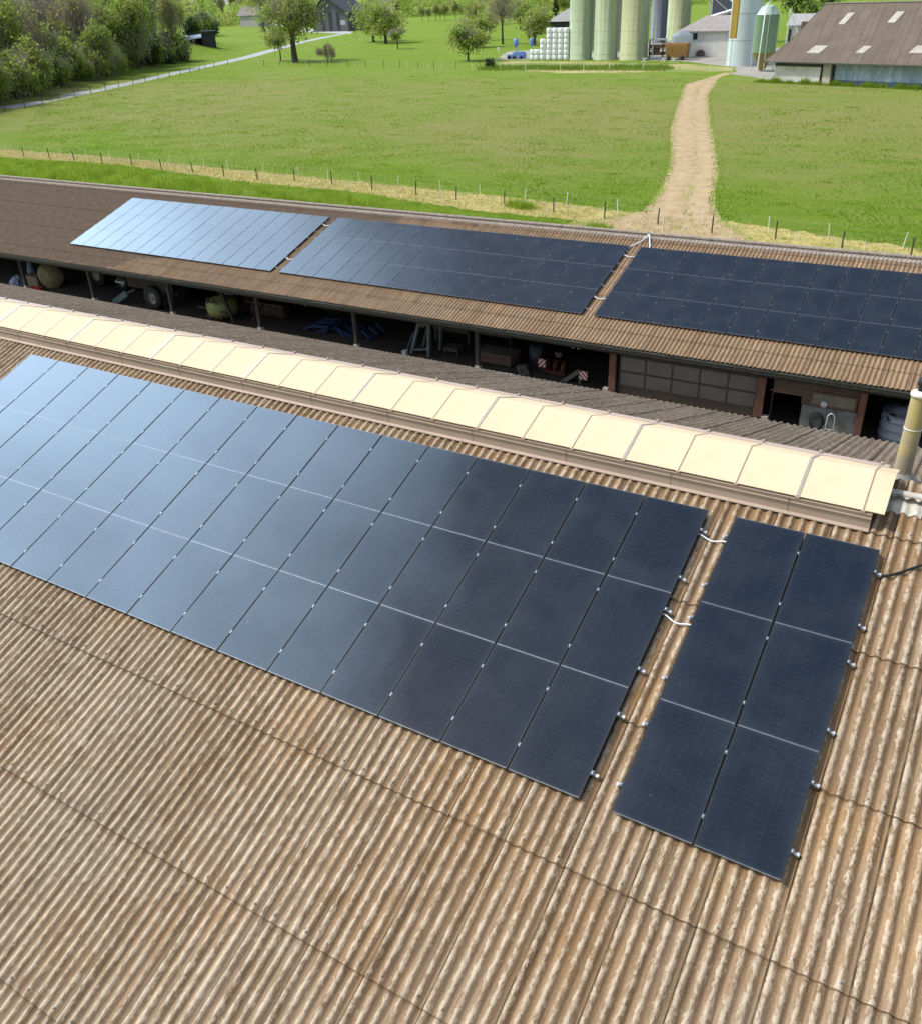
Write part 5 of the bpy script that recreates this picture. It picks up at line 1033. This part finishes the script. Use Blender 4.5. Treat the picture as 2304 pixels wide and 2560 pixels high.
# wooden trailer with tank above, trestles, catwalk
P, k = frame_at(1685, 150); P_x = 1685; wt = thing('slatted_trailer', 'orange brown slatted wooden trailer parked below the silos', 'trailer', P)
mb = MB(); xa, xb = P.x + k * (1657 - 1685), P.x + k * (1715 - 1685); z0, z1 = zat(P, 1685, 143), zat(P, 1685, 108)
mb.prism([(xa + .5, P.y, z0), (xb - .2, P.y, z0), (xb + .1, P.y, z1), (xa, P.y, z1)], (0, 2.2, 0))
obj('bin', mb, mat('orange boards', (.36, .19, .06), (.24, .12, .04), 3, .8), wt)
mb = MB()
for j in range(9): xx = xa + .6 + (xb - xa - 1.2) * j / 8; mb.bar((xx, P.y - .05, z0 + .5), (xx + .1, P.y - .05, z1 - .4), .16, .06)
obj('slats', mb, mat('yellow slats', (.55, .40, .14), None, 4, .8), wt)
mb = MB(); mb.box((xa, P.y + .3, G + .5), (xb, P.y + 1.9, z0 - .01)); obj('chassis', mb, MDARK, wt)
for xx in (xa + 1, xb - 1):
    mb = MB(); mb.lathe([(0, -.18), (.5, -.18), (.5, .18), (0, .18)], (0, 0, 0), 16, Matrix.Translation((xx, P.y + .1, G + .5)) @ Matrix.Rotation(PI / 2, 4, 'X')); obj('wheel', mb, MDARK, wt)
P2_, k2 = frame_at(1690, 146); tk2 = thing('feed_tank', 'pale domed tank just behind the orange brown trailer', 'tank', P2_ + Vector((0, 3, 0)))
c = P2_ + Vector((0, 3, 0)); zt_ = zat(c, 1695, 76) - G; zs = zat(c, 1695, 90) - G
mb = MB(); mb.lathe([(2.4, 0), (2.4, zs), (2.1, zs + .3), (1.2, zt_ - .15), (0, zt_)], c, 26); obj('body', mb, mat('pale tank', (.60, .63, .58), (.5, .53, .48), 1, .5), tk2)
mb = MB(); xx = c.x - 3.4; yb = c.y - 2.6
for s_ in (-.25, .25): mb.bar((xx + s_, yb, G), (xx + .8 + s_, yb, zat(c, 1660, 72)), .08)
for j in range(9): zz = G + 1 + j * .75; xx2 = xx + .8 * (zz - G) / 9; mb.bar((xx2 - .25, yb, zz), (xx2 + .25, yb, zz), .06)
tag(obj('ladder', mb, MPALE), 'pale ladder leaning left of the domed tank', 'ladder')
P, k = frame_at(1632, 148); P_x = 1632; cw = thing('loading_frame', 'rusty brown loading frame with white top between silo and trailer', 'frame', P)
mb = MB(); bxp(mb, 1616, 100.5, 1655, 97, 2.4, .5); obj('white_top', mb, mat('white sheet', (.78, .79, .77), None, 4, .5), cw)
mb = MB(); bxp(mb, 1617, 120, 1652, 112, 2, .6); bxp(mb, 1616, 138, 1654, 130, 2, .6); bxp(mb, 1616, 146, 1619, 100.8, .3, .6); bxp(mb, 1651, 146, 1654, 100.8, .3, .6); bxp(mb, 1622, 129, 1640, 121, 1, 1); obj('frame', mb, mat('rusty brown', (.22, .13, .09), (.13, .09, .06), 3, .85), cw)
for j, xx in enumerate((1607, 1655, 1680)):
    P, k = frame_at(xx, 156); mb = MB(); top = zat(P, xx, 145)
    for s_ in (-.45, .45): mb.bar((P.x + s_, P.y, G), (P.x + .25, P.y, top), .16)
    mb.bar((P.x - .35, P.y, top), (P.x + .9, P.y, top), .14); tag(obj('trestle', mb, mat('white trestle', (.8, .8, .77), None, 5, .5)), '%s white trestle standing in front of the silos' % ('leftmost', 'middle', 'rightmost')[j], 'trestle', 'white trestles before the silos')
# conveyor behind the white building
P, k = frame_at(1770, 120); P_x = 1770; cv = thing('conveyor', 'pale curved conveyor pipe above the white building roof', 'conveyor', P + Vector((0, 14, 0))); c = P + Vector((0, 14, 0)); kk = k * 1.06
z_ = lambda y: zat(c, 1770, y)
mb = MB(); mb.tube([(c.x - kk * 48, c.y, z_(45)), (c.x - kk * 10, c.y, z_(34)), (c.x + kk * 30, c.y, z_(22))], .45, 10); obj('tube', mb, MPALE, cv)
mb = MB(); mb.tube([(c.x + kk * 2, c.y, z_(-20)), (c.x + kk * 6, c.y, z_(0)), (c.x + kk * 16, c.y, z_(10)), (c.x + kk * 32, c.y, z_(8)), (c.x + kk * 36, c.y, z_(-20))], .32, 10); obj('bend', mb, mat('white pipe', (.78, .78, .76), None, 4, .4), cv)
mb = MB()
for xx, y0, y1 in ((-44, 46, -20), (-38, 44, -20), (18, 30, 8), (34, 60, -20)): mb.bar((c.x + kk * xx, c.y, z_(y0) if y0 < 60 else G), (c.x + kk * xx, c.y, z_(y1)), .22)
mb.bar((c.x - kk * 30, c.y, z_(0)), (c.x + kk * 5, c.y, z_(30)), .15); mb.bar((c.x - kk * 41, c.y, G), (c.x - kk * 41, c.y, z_(46)), .22); obj('support', mb, MPALE, cv)
mb = MB(); mb.box((c.x - kk * 50, c.y + 5, G), (c.x + kk * 60, c.y + 9, z_(-30))); mb.prism([(c.x - kk * 52, c.y + 4.6, z_(-30) + .01), (c.x - kk * 52, c.y + 9.4, z_(-30) + .01), (c.x - kk * 52, c.y + 7, z_(-30) + 2)], (kk * 114, 0, 0)); tag(obj('dark_building', mb, mat('dark blue grey cladding', (.085, .10, .13), (.05, .06, .08), .6, .6, 0, .2, (6, 1, .2))), 'dark blue grey clad building behind the conveyor pipe', 'building')
# white silo, yellow duct, green hopper silo
P, k = frame_at(1852, 165); dv = P - Vector(CAM); dv.z = 0; dv.normalize(); r = 37.5 * k; c = P + dv * r
ws = thing('white_silo', 'tall pale blue white silo left of the green hopper silo', 'silo', c); mb = MB(); mb.lathe([(r, -.2), (r, 21)], c, 36); ws_b = obj('body', mb, mat('pale blue white enamel', (.60, .68, .71), (.52, .61, .66), .5, .35, 0, .02, (1, 1, .2)), ws)
mb = MB(); [mb.lathe([(r + .001, z), (r + .03, z + .02), (r + .03, z + .14), (r + .001, z + .16)], c, 36) for z in (4.6, 9.4, 14.2)]; obj('seam', mb, mat('blue grey seam', (.38, .46, .52), None, 2, .5), ws_b)
mb = MB(); mb.lathe([(r * 1.04, 21), (0, 23.2)], c, 30); obj('roof', mb, MPALE, ws)
P, k = frame_at(1822, 168.5); P_x = 1822; mb = MB(); bxp(mb, 1815, 96, 1830, -30, .9); mb.box((P.x - .05, P.y + .2, G), (P.x + .05, P.y + .3, zat(P, P_x, 96.2))); tag(obj('yellow_duct', mb, mat('ochre yellow paint', (.50, .33, .05), (.42, .27, .05), 1, .6, 0, .05, (1, 1, .1))), 'ochre yellow vertical duct left of the white silo', 'duct')
P, k = frame_at(1895, 180); P_x = 1895; c = P + Vector((0, 2.2, 0)); r = 27 * k
hs = thing('hopper_silo', 'green hopper silo with olive cone standing on thin legs', 'silo', c); zb_, zc = zat(c, 1895, 176) - G, zat(c, 1895, 130) - G; zt_ = zat(c, 1895, 36) - G; zd = zat(c, 1895, 12) - G
mb = MB(); mb.lathe([(r, zc), (r, zt_)], c, 30); obj('body', mb, mat('translucent green', (.17, .27, .15), (.12, .21, .12), .5, .4, 0, .02, (1, 1, .3)), hs)
mb = MB(); mb.lathe([(.45, zb_), (r, zc - .002)], c, 30); obj('cone', mb, mat('olive cone', (.27, .20, .035), (.2, .2, .05), .8, .5), hs)
mb = MB(); mb.lathe([(r * 1.01, zt_ + .002), (r * .6, zd - .3), (.5, zd), (0, zd)], c, 30); obj('top', mb, mat('pale green top', (.42, .55, .45), None, 1, .4), hs)
for j in range(4): a = .4 + j * PI / 2; mb = MB(); mb.tube([(c.x + math.cos(a) * r * 1.01, c.y + math.sin(a) * r * 1.01, G), (c.x + math.cos(a) * r * 1.01, c.y + math.sin(a) * r * 1.01, zt_ + G)], .10, 6); obj('leg', mb, MPALE, hs)
mb = MB(); mb.tube([(c.x - r * .1, c.y - r - .4, G), (c.x - r * .1 + .3, c.y - r - .4, zd + G), (c.x + .6, c.y, zd + G + 1.0)], .12, 8); obj('blow_pipe', mb, mat('white pipe', (.78, .78, .76)), hs)
# block behind, right of the hopper silo
P, k = frame_at(1965, 150); P_x = 1965; P = P + Vector((0, 10, 0)); k *= 1.04; wb_ = thing('annex', 'small white annex with dark chimney and grey roof behind the barn', 'building', P)
mb = MB(); bxp(mb, 1936, 155, 2010, 64, 5); obj('wall', mb, MWHW, wb_)
mb = MB(); z1, z2 = zat(P, P_x, 63.5), zat(P, P_x, 36); x0, x1 = P.x + k * (1930 - P_x), P.x + k * (2050 - P_x); mb.add([(x0, P.y - .6, z1), (x1, P.y - .6, z1), (x1, P.y + 4, z2), (x0, P.y + 4, z2), (x0, P.y + 8, z1), (x1, P.y + 8, z1)], [(0, 1, 2, 3), (3, 2, 5, 4)]); obj('roof', mb, mat('pale grey roofing', (.38, .36, .34), (.28, .27, .25), 1.4, .8), wb_)
mb = MB(); bxp(mb, 1968, 92, 1985, 54, 1.2, -1.4); obj('chimney', mb, mat('brown stack', (.16, .10, .07), None, 3, .8), wb_)
mb = MB(); bxp(mb, 1938, 125, 1943, 72, .4, -.5); obj('downpipe', mb, MDARK, wb_)
mb = MB(); bxp(mb, 2002, 36, 2036, 24, 2, 1.5); tag(obj('roof_vent', mb, mat('white sheet', (.78, .79, .77))), 'flat white roof vent behind the grey barn verge', 'vent')
mb = MB(); a = Vector((P.x + k * (1938 - P_x), P.y - 1.5, zat(P, P_x, 20))); b = Vector((P.x + k * (1972 - P_x), P.y - 1.5, zat(P, P_x, 105))); mb.tube([a, b], .12, 8); mb.tube([a, (a.x, a.y, G)], .10, 8); mb.tube([b, (b.x, b.y, G)], .10, 8); tag(obj('stay_pipe', mb, mat('white pipe', (.78, .78, .76))), 'slanting thin white pipe before the white annex', 'pipe')
# ---- big grey roofed barn on the right
A0, A1 = gp(1932, 205), gp(2302, 222); ux = (A1 - A0); ux.z = 0; ux.normalize(); uy = Vector((-ux.y, ux.x, 0))
gb = thing('grey_roofed_barn', 'long barn with grey corrugated roof and skylights beyond the pasture', 'barn', A0)
LB = 62.0
def L(a, b, z): return Vector((A0.x + ux.x * a + uy.x * b, A0.y + ux.y * a + uy.y * b, z))
ze = zat(L(0, -1.0, 0), 1912, 153)
dep = 9.0; best = None
for dd in np.arange(5, 26, .25):           # depth of the ridge so that the verge stays square to the eaves
    p0 = L(0, dd, 0); d = ray(2065, 8); n_ = uy; t = ((p0 - Vector(CAM)).dot(n_)) / Vector(d).dot(n_); q_ = Vector(CAM) + Vector(d) * t; al = (q_ - A0).dot(ux)
    if best is None or abs(al + 1.6) < best[0]: best = (abs(al + 1.6), dd, q_.z)
dep, zrg = best[1], best[2]
def wave_roof():
    V = []; F = []; nn = int((LB + 2) / .177 / 1) ; na = int((LB + 2) / .06)
    return V, F
MBR = roof_mat('grey barn roof', (.19, .142, .10), (.27, .22, .178), (.11, .08, .057), (.19, .155, .122), pitch=.36)
prof = [(-1.0, ze), (dep * .42, ze + (zrg - ze) * .36), (dep, zrg)]
zprof = lambda b: float(np.interp(b, [p[0] for p in prof], [p[1] for p in prof]))
mb = MB(); mb.smooth = True; aa = np.arange(-1.6, LB, .12); na = len(aa); bb = [-1.0, dep * .2, dep * .42, dep * .7, dep]
vs = [L(a, b, zprof(b) + .045 * math.cos(2 * PI * a / .36)) for b in bb for a in aa]
mb.add(vs, [(j * na + i, j * na + i + 1, (j + 1) * na + i + 1, (j + 1) * na + i) for j in range(4) for i in range(na - 1)]); obj('roof_slope', mb, MBR, gb)
mb = MB(); mb.smooth = True; vs = [L(a, 2 * dep - b, zprof(b) - .01) for b in bb for a in (-1.6, LB)]; mb.add(vs, [(j * 2, (j + 1) * 2, (j + 1) * 2 + 1, j * 2 + 1) for j in range(4)]); obj('roof_slope', mb, MBR, gb)
mb = MB(); mb.bar(L(-1.6, dep, zrg + .06), L(LB, dep, zrg + .06), .5, .14); obj('ridge_cap', mb, mat('grey capping', (.33, .30, .26), None, 2, .85), gb)
mb = MB()
for (b0, z0), (b1, z1) in zip(prof[:-1], prof[1:]): mb.bar(L(-1.64, b0, z0 - .12), L(-1.64, b1, z1 - .12), .08, .3)
obj('bargeboard', mb, mat('grey board', (.20, .18, .15), None, 2, .85), gb)
mb = MB(); mb.bar(L(-1.6, -1.08, ze - .1), L(LB, -1.08, ze - .1), .16, .16); obj('gutter', mb, mat('dark gutter', (.10, .10, .09), None, 4, .5), gb)
MSKY = mat('pale skylight', (.50, .44, .35), (.36, .32, .26), 1.5, .4)
def roofpt(x, y):                          # hit the visible slope
    d = Vector(ray(x, y)); c0 = Vector(CAM); lo_, hi_ = 100.0, 260.0
    f_ = lambda t: (c0 + d * t).z - zprof(min(dep, max(-1, ((c0 + d * t) - A0).dot(uy))))
    for _ in range(60):
        m_ = (lo_ + hi_) / 2
        if f_(m_) > 0: lo_ = m_
        else: hi_ = m_
    q_ = c0 + d * lo_; return (q_ - A0).dot(ux), (q_ - A0).dot(uy)
for (xa, ya), (xb, yb), w_ in (((2097, 60), (2117, 32), 17), ((2218, 56), (2240, 29), 19), ((2016, 132), (2036, 114), 34), ((2139, 132), (2157, 115), 20), ((2272, 132), (2290, 114), 34)):
    a0, b0 = roofpt(xa, ya); a1, b1 = roofpt(xb, yb); aw = w_ * 178 / 2553; mb = MB(); am = (a0 + a1) / 2
    mb.add([L(am, b0, zprof(b0) + .07), L(am + aw, b0, zprof(b0) + .07), L(am + aw, b1, zprof(b1) + .07), L(am, b1, zprof(b1) + .07), L(am, b0, zprof(b0) - .05), L(am + aw, b0, zprof(b0) - .05), L(am + aw, b1, zprof(b1) - .05), L(am, b1, zprof(b1) - .05)], [(0, 1, 2, 3), (0, 4, 5, 1), (1, 5, 6, 2), (2, 6, 7, 3), (3, 7, 4, 0)]); obj('skylight', mb, MSKY, gb)
al = lambda x: (lambda d: ((lambda t: (Vector(CAM) + d * t - A0).dot(ux))(((A0 - Vector(CAM)).dot(uy)) / d.dot(uy))))(Vector(ray(x, 190)))
a1, a2, a3, a4 = al(2048), al(2056), al(2076), al(2082)
def lbox(mb, a0, b0, z0, a1, b1, z1):
    vs = [L(a0, b0, z0), L(a1, b0, z0), L(a1, b1, z0), L(a0, b1, z0), L(a0, b0, z1), L(a1, b0, z1), L(a1, b1, z1), L(a0, b1, z1)]; mb.add(vs, [(3, 2, 1, 0), (4, 5, 6, 7), (0, 1, 5, 4), (1, 2, 6, 5), (2, 3, 7, 6), (3, 0, 4, 7)]); return mb
obj('wall', lbox(MB(), 0, 0, G, a1, .3, ze - .75), mat('whitewashed wall', (.72, .70, .66), (.55, .53, .48), .6, .85), gb)
obj('wall', lbox(MB(), a1 + .45, 0, G, a3, .35, ze - .3), mat('cream pier', (.55, .51, .42), (.42, .40, .33), .8, .85), gb)
obj('plinth_wall', lbox(MB(), a4, .1, G, LB - .5, .4, G + .75), mat('dark blue plinth', (.05, .09, .15), (.03, .05, .08), .6, .8), gb)
def curt():
    m, nt, bs, out = new_mat('translucent blue curtain'); v = coords(nt, (1, 1, .35)); f = noise(nt, v, .9, 6, .7); sep = N(nt, 'ShaderNodeSeparateXYZ'); nt.links.new(coords(nt), sep.inputs[0])
    z = math_(nt, 'SUBTRACT', sep.outputs[2], 0); nt.links.new(ramp(nt, f, [(.30, (.20, .27, .36)), (.5, (.32, .40, .50)), (.70, (.52, .62, .70))]), bs.inputs['Base Color']); bs.inputs['Roughness'].default_value = .4; bump(nt, bs, f, .4, .1); return m
mb = MB(); mb.smooth = True; aa = np.arange(a4, LB - .5, .2); na = len(aa); vs = [L(a, .25 + .06 * math.sin(a * 2.1) + .04 * math.sin(a * 5.3), z) for z in (G + .75, G + 1.6, ze - .25) for a in aa]; mb.add(vs, [(j * na + i, j * na + i + 1, (j + 1) * na + i + 1, (j + 1) * na + i) for j in range(2) for i in range(na - 1)]); obj('curtain', mb, curt(), gb)
obj('beam', lbox(MB(), 0, -.05, ze - .74, a1, .25, ze - .3), mat('dark grey beam', (.09, .085, .08), None, 2, .85), gb)  # dark beam between wall top and eaves
mb = MB(); lbox(mb, 0, .5, G, .3, 2 * dep, ze - .3); lbox(mb, LB - .8, .5, G, LB - .5, 2 * dep, ze - .3); mb.prism([L(.0, -.2, ze - .3), L(.0, dep * .42, prof[1][1] - .3), L(.0, dep, zrg - .3), L(.0, 2 * dep - dep * .42, prof[1][1] - .3), L(.0, 2 * dep + .2, ze - .3)], ux * .3); obj('gable_wall', mb, MWHW, gb)
obj('wall', lbox(MB(), 0, 2 * dep - .3, G, LB, 2 * dep, ze - .3), MWHW, gb)
mb = MB(); lbox(mb, a3 + .05, -.3, G, a3 + .35, .0, ze - .3); obj('post', mb, mat('dark post', (.06, .06, .06), None, 2, .8), gb)
# scrub along the barn
def s_scrub(rg, n):
    a = rg.uniform(-3, LB, n); b = -.4 - np.abs(rg.normal(0, .5, n)); k = np.clip(.5 + .5 * np.sin(a * 1.7) * np.sin(a * .61 + 1) + rg.normal(0, .15, n), .15, 1.3)
    return np.stack([A0.x + ux.x * a + uy.x * b, A0.y + ux.y * a + uy.y * b, np.full(n, G), k], 1)
V, F = blades(9000, s_scrub, 1.0, .16, .5, 21); o = mobj('rough_grass', arr_mesh('rough_grass', V, F, [MTUFT])); struct(o, 'stuff'); tag(o, 'rough green growth along the foot of the grey roofed barn', 'grass')

def s_verge(rg, n):
    u = rg.uniform(0, 1, n); a = np.array([gp(1240, 166)[:2], gp(1450, 166)[:2], gp(1640, 166)[:2], gp(1800, 172)[:2], gp(1905, 186)[:2]]); t = u * 2.3; i = np.minimum(t.astype(int), 3); f = (t - i)[:, None]
    p = a[i] * (1 - f) + a[i + 1] * f; k = np.clip(.5 + .5 * np.sin(u * 97) * np.sin(u * 41 + 1) + rg.normal(0, .2, n), .15, 1.3)
    return np.stack([p[:, 0] + rg.normal(0, .8, n), p[:, 1] + rg.normal(-4.5, 2.6, n), np.full(n, G), k], 1)
V, F = blades(15000, s_verge, .8, .17, .6, 23); o = mobj('verge_grass', arr_mesh('verge_grass', V, F, [leafmat('verge grass', (.27, .36, .05), (.13, .21, .02), .12, .45)])); struct(o, 'stuff'); tag(o, 'rough green grass on the verge before the silos', 'grass')

# ================================================================== houses at the top left
P, k = frame_at(835, 78); P_x = 835; ho = thing('grey_house', 'grey timber house with dark overhanging gable roof beyond the meadow', 'house', P)
x0, x1 = P.x + k * (772 - 835), P.x + k * (882 - 835); zw = zat(P, 835, 26); zrg2 = zat(P, 800, -12); xm = P.x + k * (822 - 835)
mb = MB(); mb.prism([(x0, P.y, G), (x1, P.y, G), (x1, P.y, zw), (xm, P.y, zrg2 - .4), (x0, P.y, zw + .5)], (0, 16, 0)); obj('wall', mb, mat('grey timber cladding', (.135, .135, .16), (.085, .085, .105), .5, .8, 0, .2, (4, 1, .2)), ho)
mb = MB()
for s_, xe in ((1, x1 + 1.6), (-1, x0 - 1.6)): mb.prism([(xm, P.y - 2, zrg2), (xe, P.y - 2, zw - .9), (xe, P.y - 2, zw - 1.25), (xm, P.y - 2, zrg2 - .45)], (0, 20, 0))
obj('roof', mb, mat('dark roof tiles', (.06, .065, .08), (.04, .045, .055), 2, .8), ho)
for j, xx in enumerate((798, 822, 846)):
    mb = MB(); bxp(mb, xx, 76, xx + 11, 30, .06, -.04); obj('door' if j == 1 else 'window', mb, mat('dark opening', (.035, .04, .055), None, 1, .4), ho)
mb = MB(); bxp(mb, 858, 62, 874, 50, .06, -.05); obj('window', mb, mat('pale window', (.45, .48, .52), None, 2, .3), ho)
P, k = frame_at(905, 60); P_x = 905; h2 = thing('brown_roofed_house', 'small house with brown roof peeking right of the grey house', 'house', P)
mb = MB(); bxp(mb, 880, 60, 925, 28, 9); obj('wall', mb, MWHW, h2)
z1, z2 = zat(P, 905, 27), zat(P, 905, 6); x0, x1 = P.x + k * (874 - 905), P.x + k * (930 - 905); mb = MB(); mb.prism([(x0, P.y - 1, z1), (x0, P.y + 4.5, z2), (x0, P.y + 10, z1)], (x1 - x0, 0, 0)); obj('roof', mb, mat('brown tiles', (.22, .13, .11), (.15, .09, .075), 2, .85), h2)
P, k = frame_at(890, 50); P_x = 890; P = P + Vector((-20, 60, 0)); h3 = thing('white_house', 'bright white house far behind the brown roofed one', 'house', P); mb = MB(); mb.box((P.x - 14, P.y, G), (P.x + 12, P.y + 8, G + 13)); obj('wall', mb, MWHW, h3); mb = MB(); mb.prism([(P.x - 15, P.y - 1, G + 13.01), (P.x - 15, P.y + 9, G + 13.01), (P.x - 15, P.y + 4, G + 17)], (28, 0, 0)); obj('roof', mb, mat('brown tiles', (.22, .13, .11)), h3)
P, k = frame_at(640, 66); P_x = 640; h4 = thing('pale_farmhouse', 'pale farm building glimpsed behind the big roadside trees', 'house', P); mb = MB(); bxp(mb, 590, 66, 650, 38, 9); obj('wall', mb, mat('grey render', (.42, .42, .42), (.33, .33, .34), .6, .85), h4)
z1, z2 = zat(P, 640, 37.5), zat(P, 640, 14); x0, x1 = P.x + k * (584 - 640), P.x + k * (656 - 640); mb = MB(); mb.prism([(x0, P.y - 1, z1), (x0, P.y + 4.5, z2), (x0, P.y + 10, z1)], (x1 - x0, 0, 0)); obj('roof', mb, mat('grey brown tiles', (.24, .20, .18), None, 2, .85), h4)
sheet('forecourt', px2([(575, 60), (690, 64), (770, 80), (880, 84), (870, 76), (780, 72), (690, 57), (600, 54)]), mat('pale forecourt', (.46, .44, .41), None, .2, .9), G + .024, 6, .3, 9)
# trailer van at the wood's edge and the little shelter
P = rt(572, 60); k = (P - Vector(CAM)).length / 2553; vn = thing('parked_trailer', 'orange and white trailer parked at the edge of the wood', 'trailer', P)
mb = MB(); mb.box((P.x - k * 16, P.y, P.z + .9), (P.x + k * 4, P.y + 3, P.z + k * 12)); obj('box', mb, mat('white panel', (.72, .70, .66), None, 3, .5), vn)
mb = MB(); mb.box((P.x + k * 4.05, P.y, P.z + .9), (P.x + k * 17, P.y + 3, P.z + k * 11)); obj('cab', mb, mat('orange paint', (.55, .28, .10), None, 3, .5), vn)
for xx in (-10, 10): mb = MB(); mb.lathe([(0, -.2), (.9, -.2), (.9, .2), (0, .2)], (0, 0, 0), 16, Matrix.Translation((P.x + k * xx, P.y - .1, P.z + .9)) @ Matrix.Rotation(PI / 2, 4, 'X')); obj('wheel', mb, MDARK, vn)
P = rt(507, 113); k = (P - Vector(CAM)).length / 2553; d = Vector(ray(507, 113)); sd = thing('field_shelter', 'small dark field shelter with pale roof edge at the wood', 'shed', P)
rx_ = Vector((d.y, -d.x, 0)).normalized(); ry_ = Vector((-rx_.y, rx_.x, 0))
def sb(mb, u0, w0, z0, u1, w1, z1):
    vs = [P + rx_ * u + ry_ * w + Vector((0, 0, z)) for z in (z0, z1) for u, w in ((u0, w0), (u1, w0), (u1, w1), (u0, w1))]; mb.add(vs, [(3, 2, 1, 0), (4, 5, 6, 7), (0, 1, 5, 4), (1, 2, 6, 5), (2, 3, 7, 6), (3, 0, 4, 7)]); return mb
u = k * 33
mb = MB(); sb(mb, -u, 4, -1, u, 4.3, k * 26); sb(mb, u - .3, 0, -1, u, 3.99, k * 29); sb(mb, 0, 0, -1, .4, 3.99, k * 27); sb(mb, .41, 0, -1, u - .31, .25, k * 27); sb(mb, -u, 0, -1, -u + .3, 3.99, k * 20); obj('wall', mb, mat('dark shelter boards', (.055, .055, .062), (.035, .035, .04), 1, .85), sd)
mb = MB(); sb(mb, .1, -.6, k * 28, u + .4, 5, k * 31); obj('roof', mb, mat('dark shelter roof', (.05, .055, .075), None, 1, .7), sd)
mb = MB(); v4 = [P + rx_ * a + ry_ * w + Vector((0, 0, z)) for a, w, z in ((-u - .5, -.9, k * 15), (0.0, -.9, k * 18), (0.0, 5, k * 26), (-u - .5, 5, k * 23))]; mb.prism(v4, (0, 0, -.25)); obj('roof', mb, mat('pale sheet roof', (.46, .48, .52), (.36, .38, .42), 1, .5), sd)

# ================================================================== sky, sun, camera
AZ, EL = rad(243), rad(53)
w = D.worlds.new('World'); S.world = w; w.use_nodes = True; nt = w.node_tree; bg = nt.nodes['Background']
sk = N(nt, 'ShaderNodeTexSky', sky_type='NISHITA'); sk.sun_disc = False; sk.sun_elevation = EL; sk.sun_rotation = AZ; sk.air_density = 1.2; sk.dust_density = 2.2; sk.ozone_density = 1.0
tc = N(nt, 'ShaderNodeTexCoord'); sp_ = N(nt, 'ShaderNodeSeparateXYZ'); nt.links.new(tc.outputs['Generated'], sp_.inputs[0])
zc = math_(nt, 'MAXIMUM', math_(nt, 'ADD', sp_.outputs[2], .12), .05); cb = N(nt, 'ShaderNodeCombineXYZ'); nt.links.new(math_(nt, 'DIVIDE', sp_.outputs[0], zc), cb.inputs[0]); nt.links.new(math_(nt, 'DIVIDE', sp_.outputs[1], zc), cb.inputs[1])
cl = noise(nt, cb.outputs[0], .9, 7, .6, .3)
# more cloud low in the west, clearer overhead
west = math_(nt, 'MULTIPLY_ADD', sp_.outputs[0], -.16, 0)
cm_ = ramp(nt, math_(nt, 'ADD', math_(nt, 'ADD', cl, west), math_(nt, 'MULTIPLY', sp_.outputs[2], -.16)), [(.34, (0, 0, 0)), (.62, (1, 1, 1))])
mm = mix(nt, math_(nt, 'MULTIPLY', cm_, .5), sk.outputs[0], (6.5, 7.0, 7.6))
mm = mix(nt, .12, mm, (4.2, 4.2, 4.2))
# a bright cloud bank low in the west
nv = N(nt, 'ShaderNodeVectorMath', operation='DOT_PRODUCT'); nt.links.new(tc.outputs['Generated'], nv.inputs[0]); nv.inputs[1].default_value = (math.sin(rad(-79)) * math.cos(rad(36)), math.cos(rad(-79)) * math.cos(rad(36)), math.sin(rad(36)))
bank = ramp(nt, math_(nt, 'ADD', nv.outputs['Value'], math_(nt, 'MULTIPLY_ADD', noise(nt, tc.outputs['Generated'], 3.2, 6, .6, .4), .16, -.08)), [(.885, (0, 0, 0)), (.992, (1, 1, 1))])
mm = mix(nt, math_(nt, 'MULTIPLY', bank, .9), mm, (31.0, 43.0, 57.0))
nt.links.new(mm, bg.inputs['Color']); bg.inputs['Strength'].default_value = .135
sd_ = D.lights.new('sun', 'SUN'); sd_.energy = 2.7; sd_.angle = rad(5.0); sd_.color = (1.0, .94, .84); so = D.objects.new('sun', sd_); COL.objects.link(so)
dirv = Vector((math.sin(AZ) * math.cos(EL), math.cos(AZ) * math.cos(EL), math.sin(EL))); so.rotation_euler = dirv.to_track_quat('Z', 'Y').to_euler(); so.location = (-30, -30, 60)
cd = D.cameras.new('camera'); cam = D.objects.new('camera', cd); COL.objects.link(cam); S.camera = cam
cd.sensor_fit = 'HORIZONTAL'; cd.sensor_width = 36; cd.lens = 36 * FPX / PW; cd.clip_start = .1; cd.clip_end = 9000
R3 = Matrix((RC[0], -RC[1], -RC[2])).transposed(); cam.matrix_world = Matrix.Translation(CAM) @ R3.to_4x4()
S.view_settings.view_transform = 'Standard'; S.view_settings.look = 'None'; S.view_settings.gamma = 1; S.view_settings.exposure = .30
S.render.engine = 'CYCLES'; S.cycles.max_bounces = 6; S.cycles.diffuse_bounces = 3; S.cycles.glossy_bounces = 3; S.cycles.transmission_bounces = 3; S.cycles.use_denoising = True
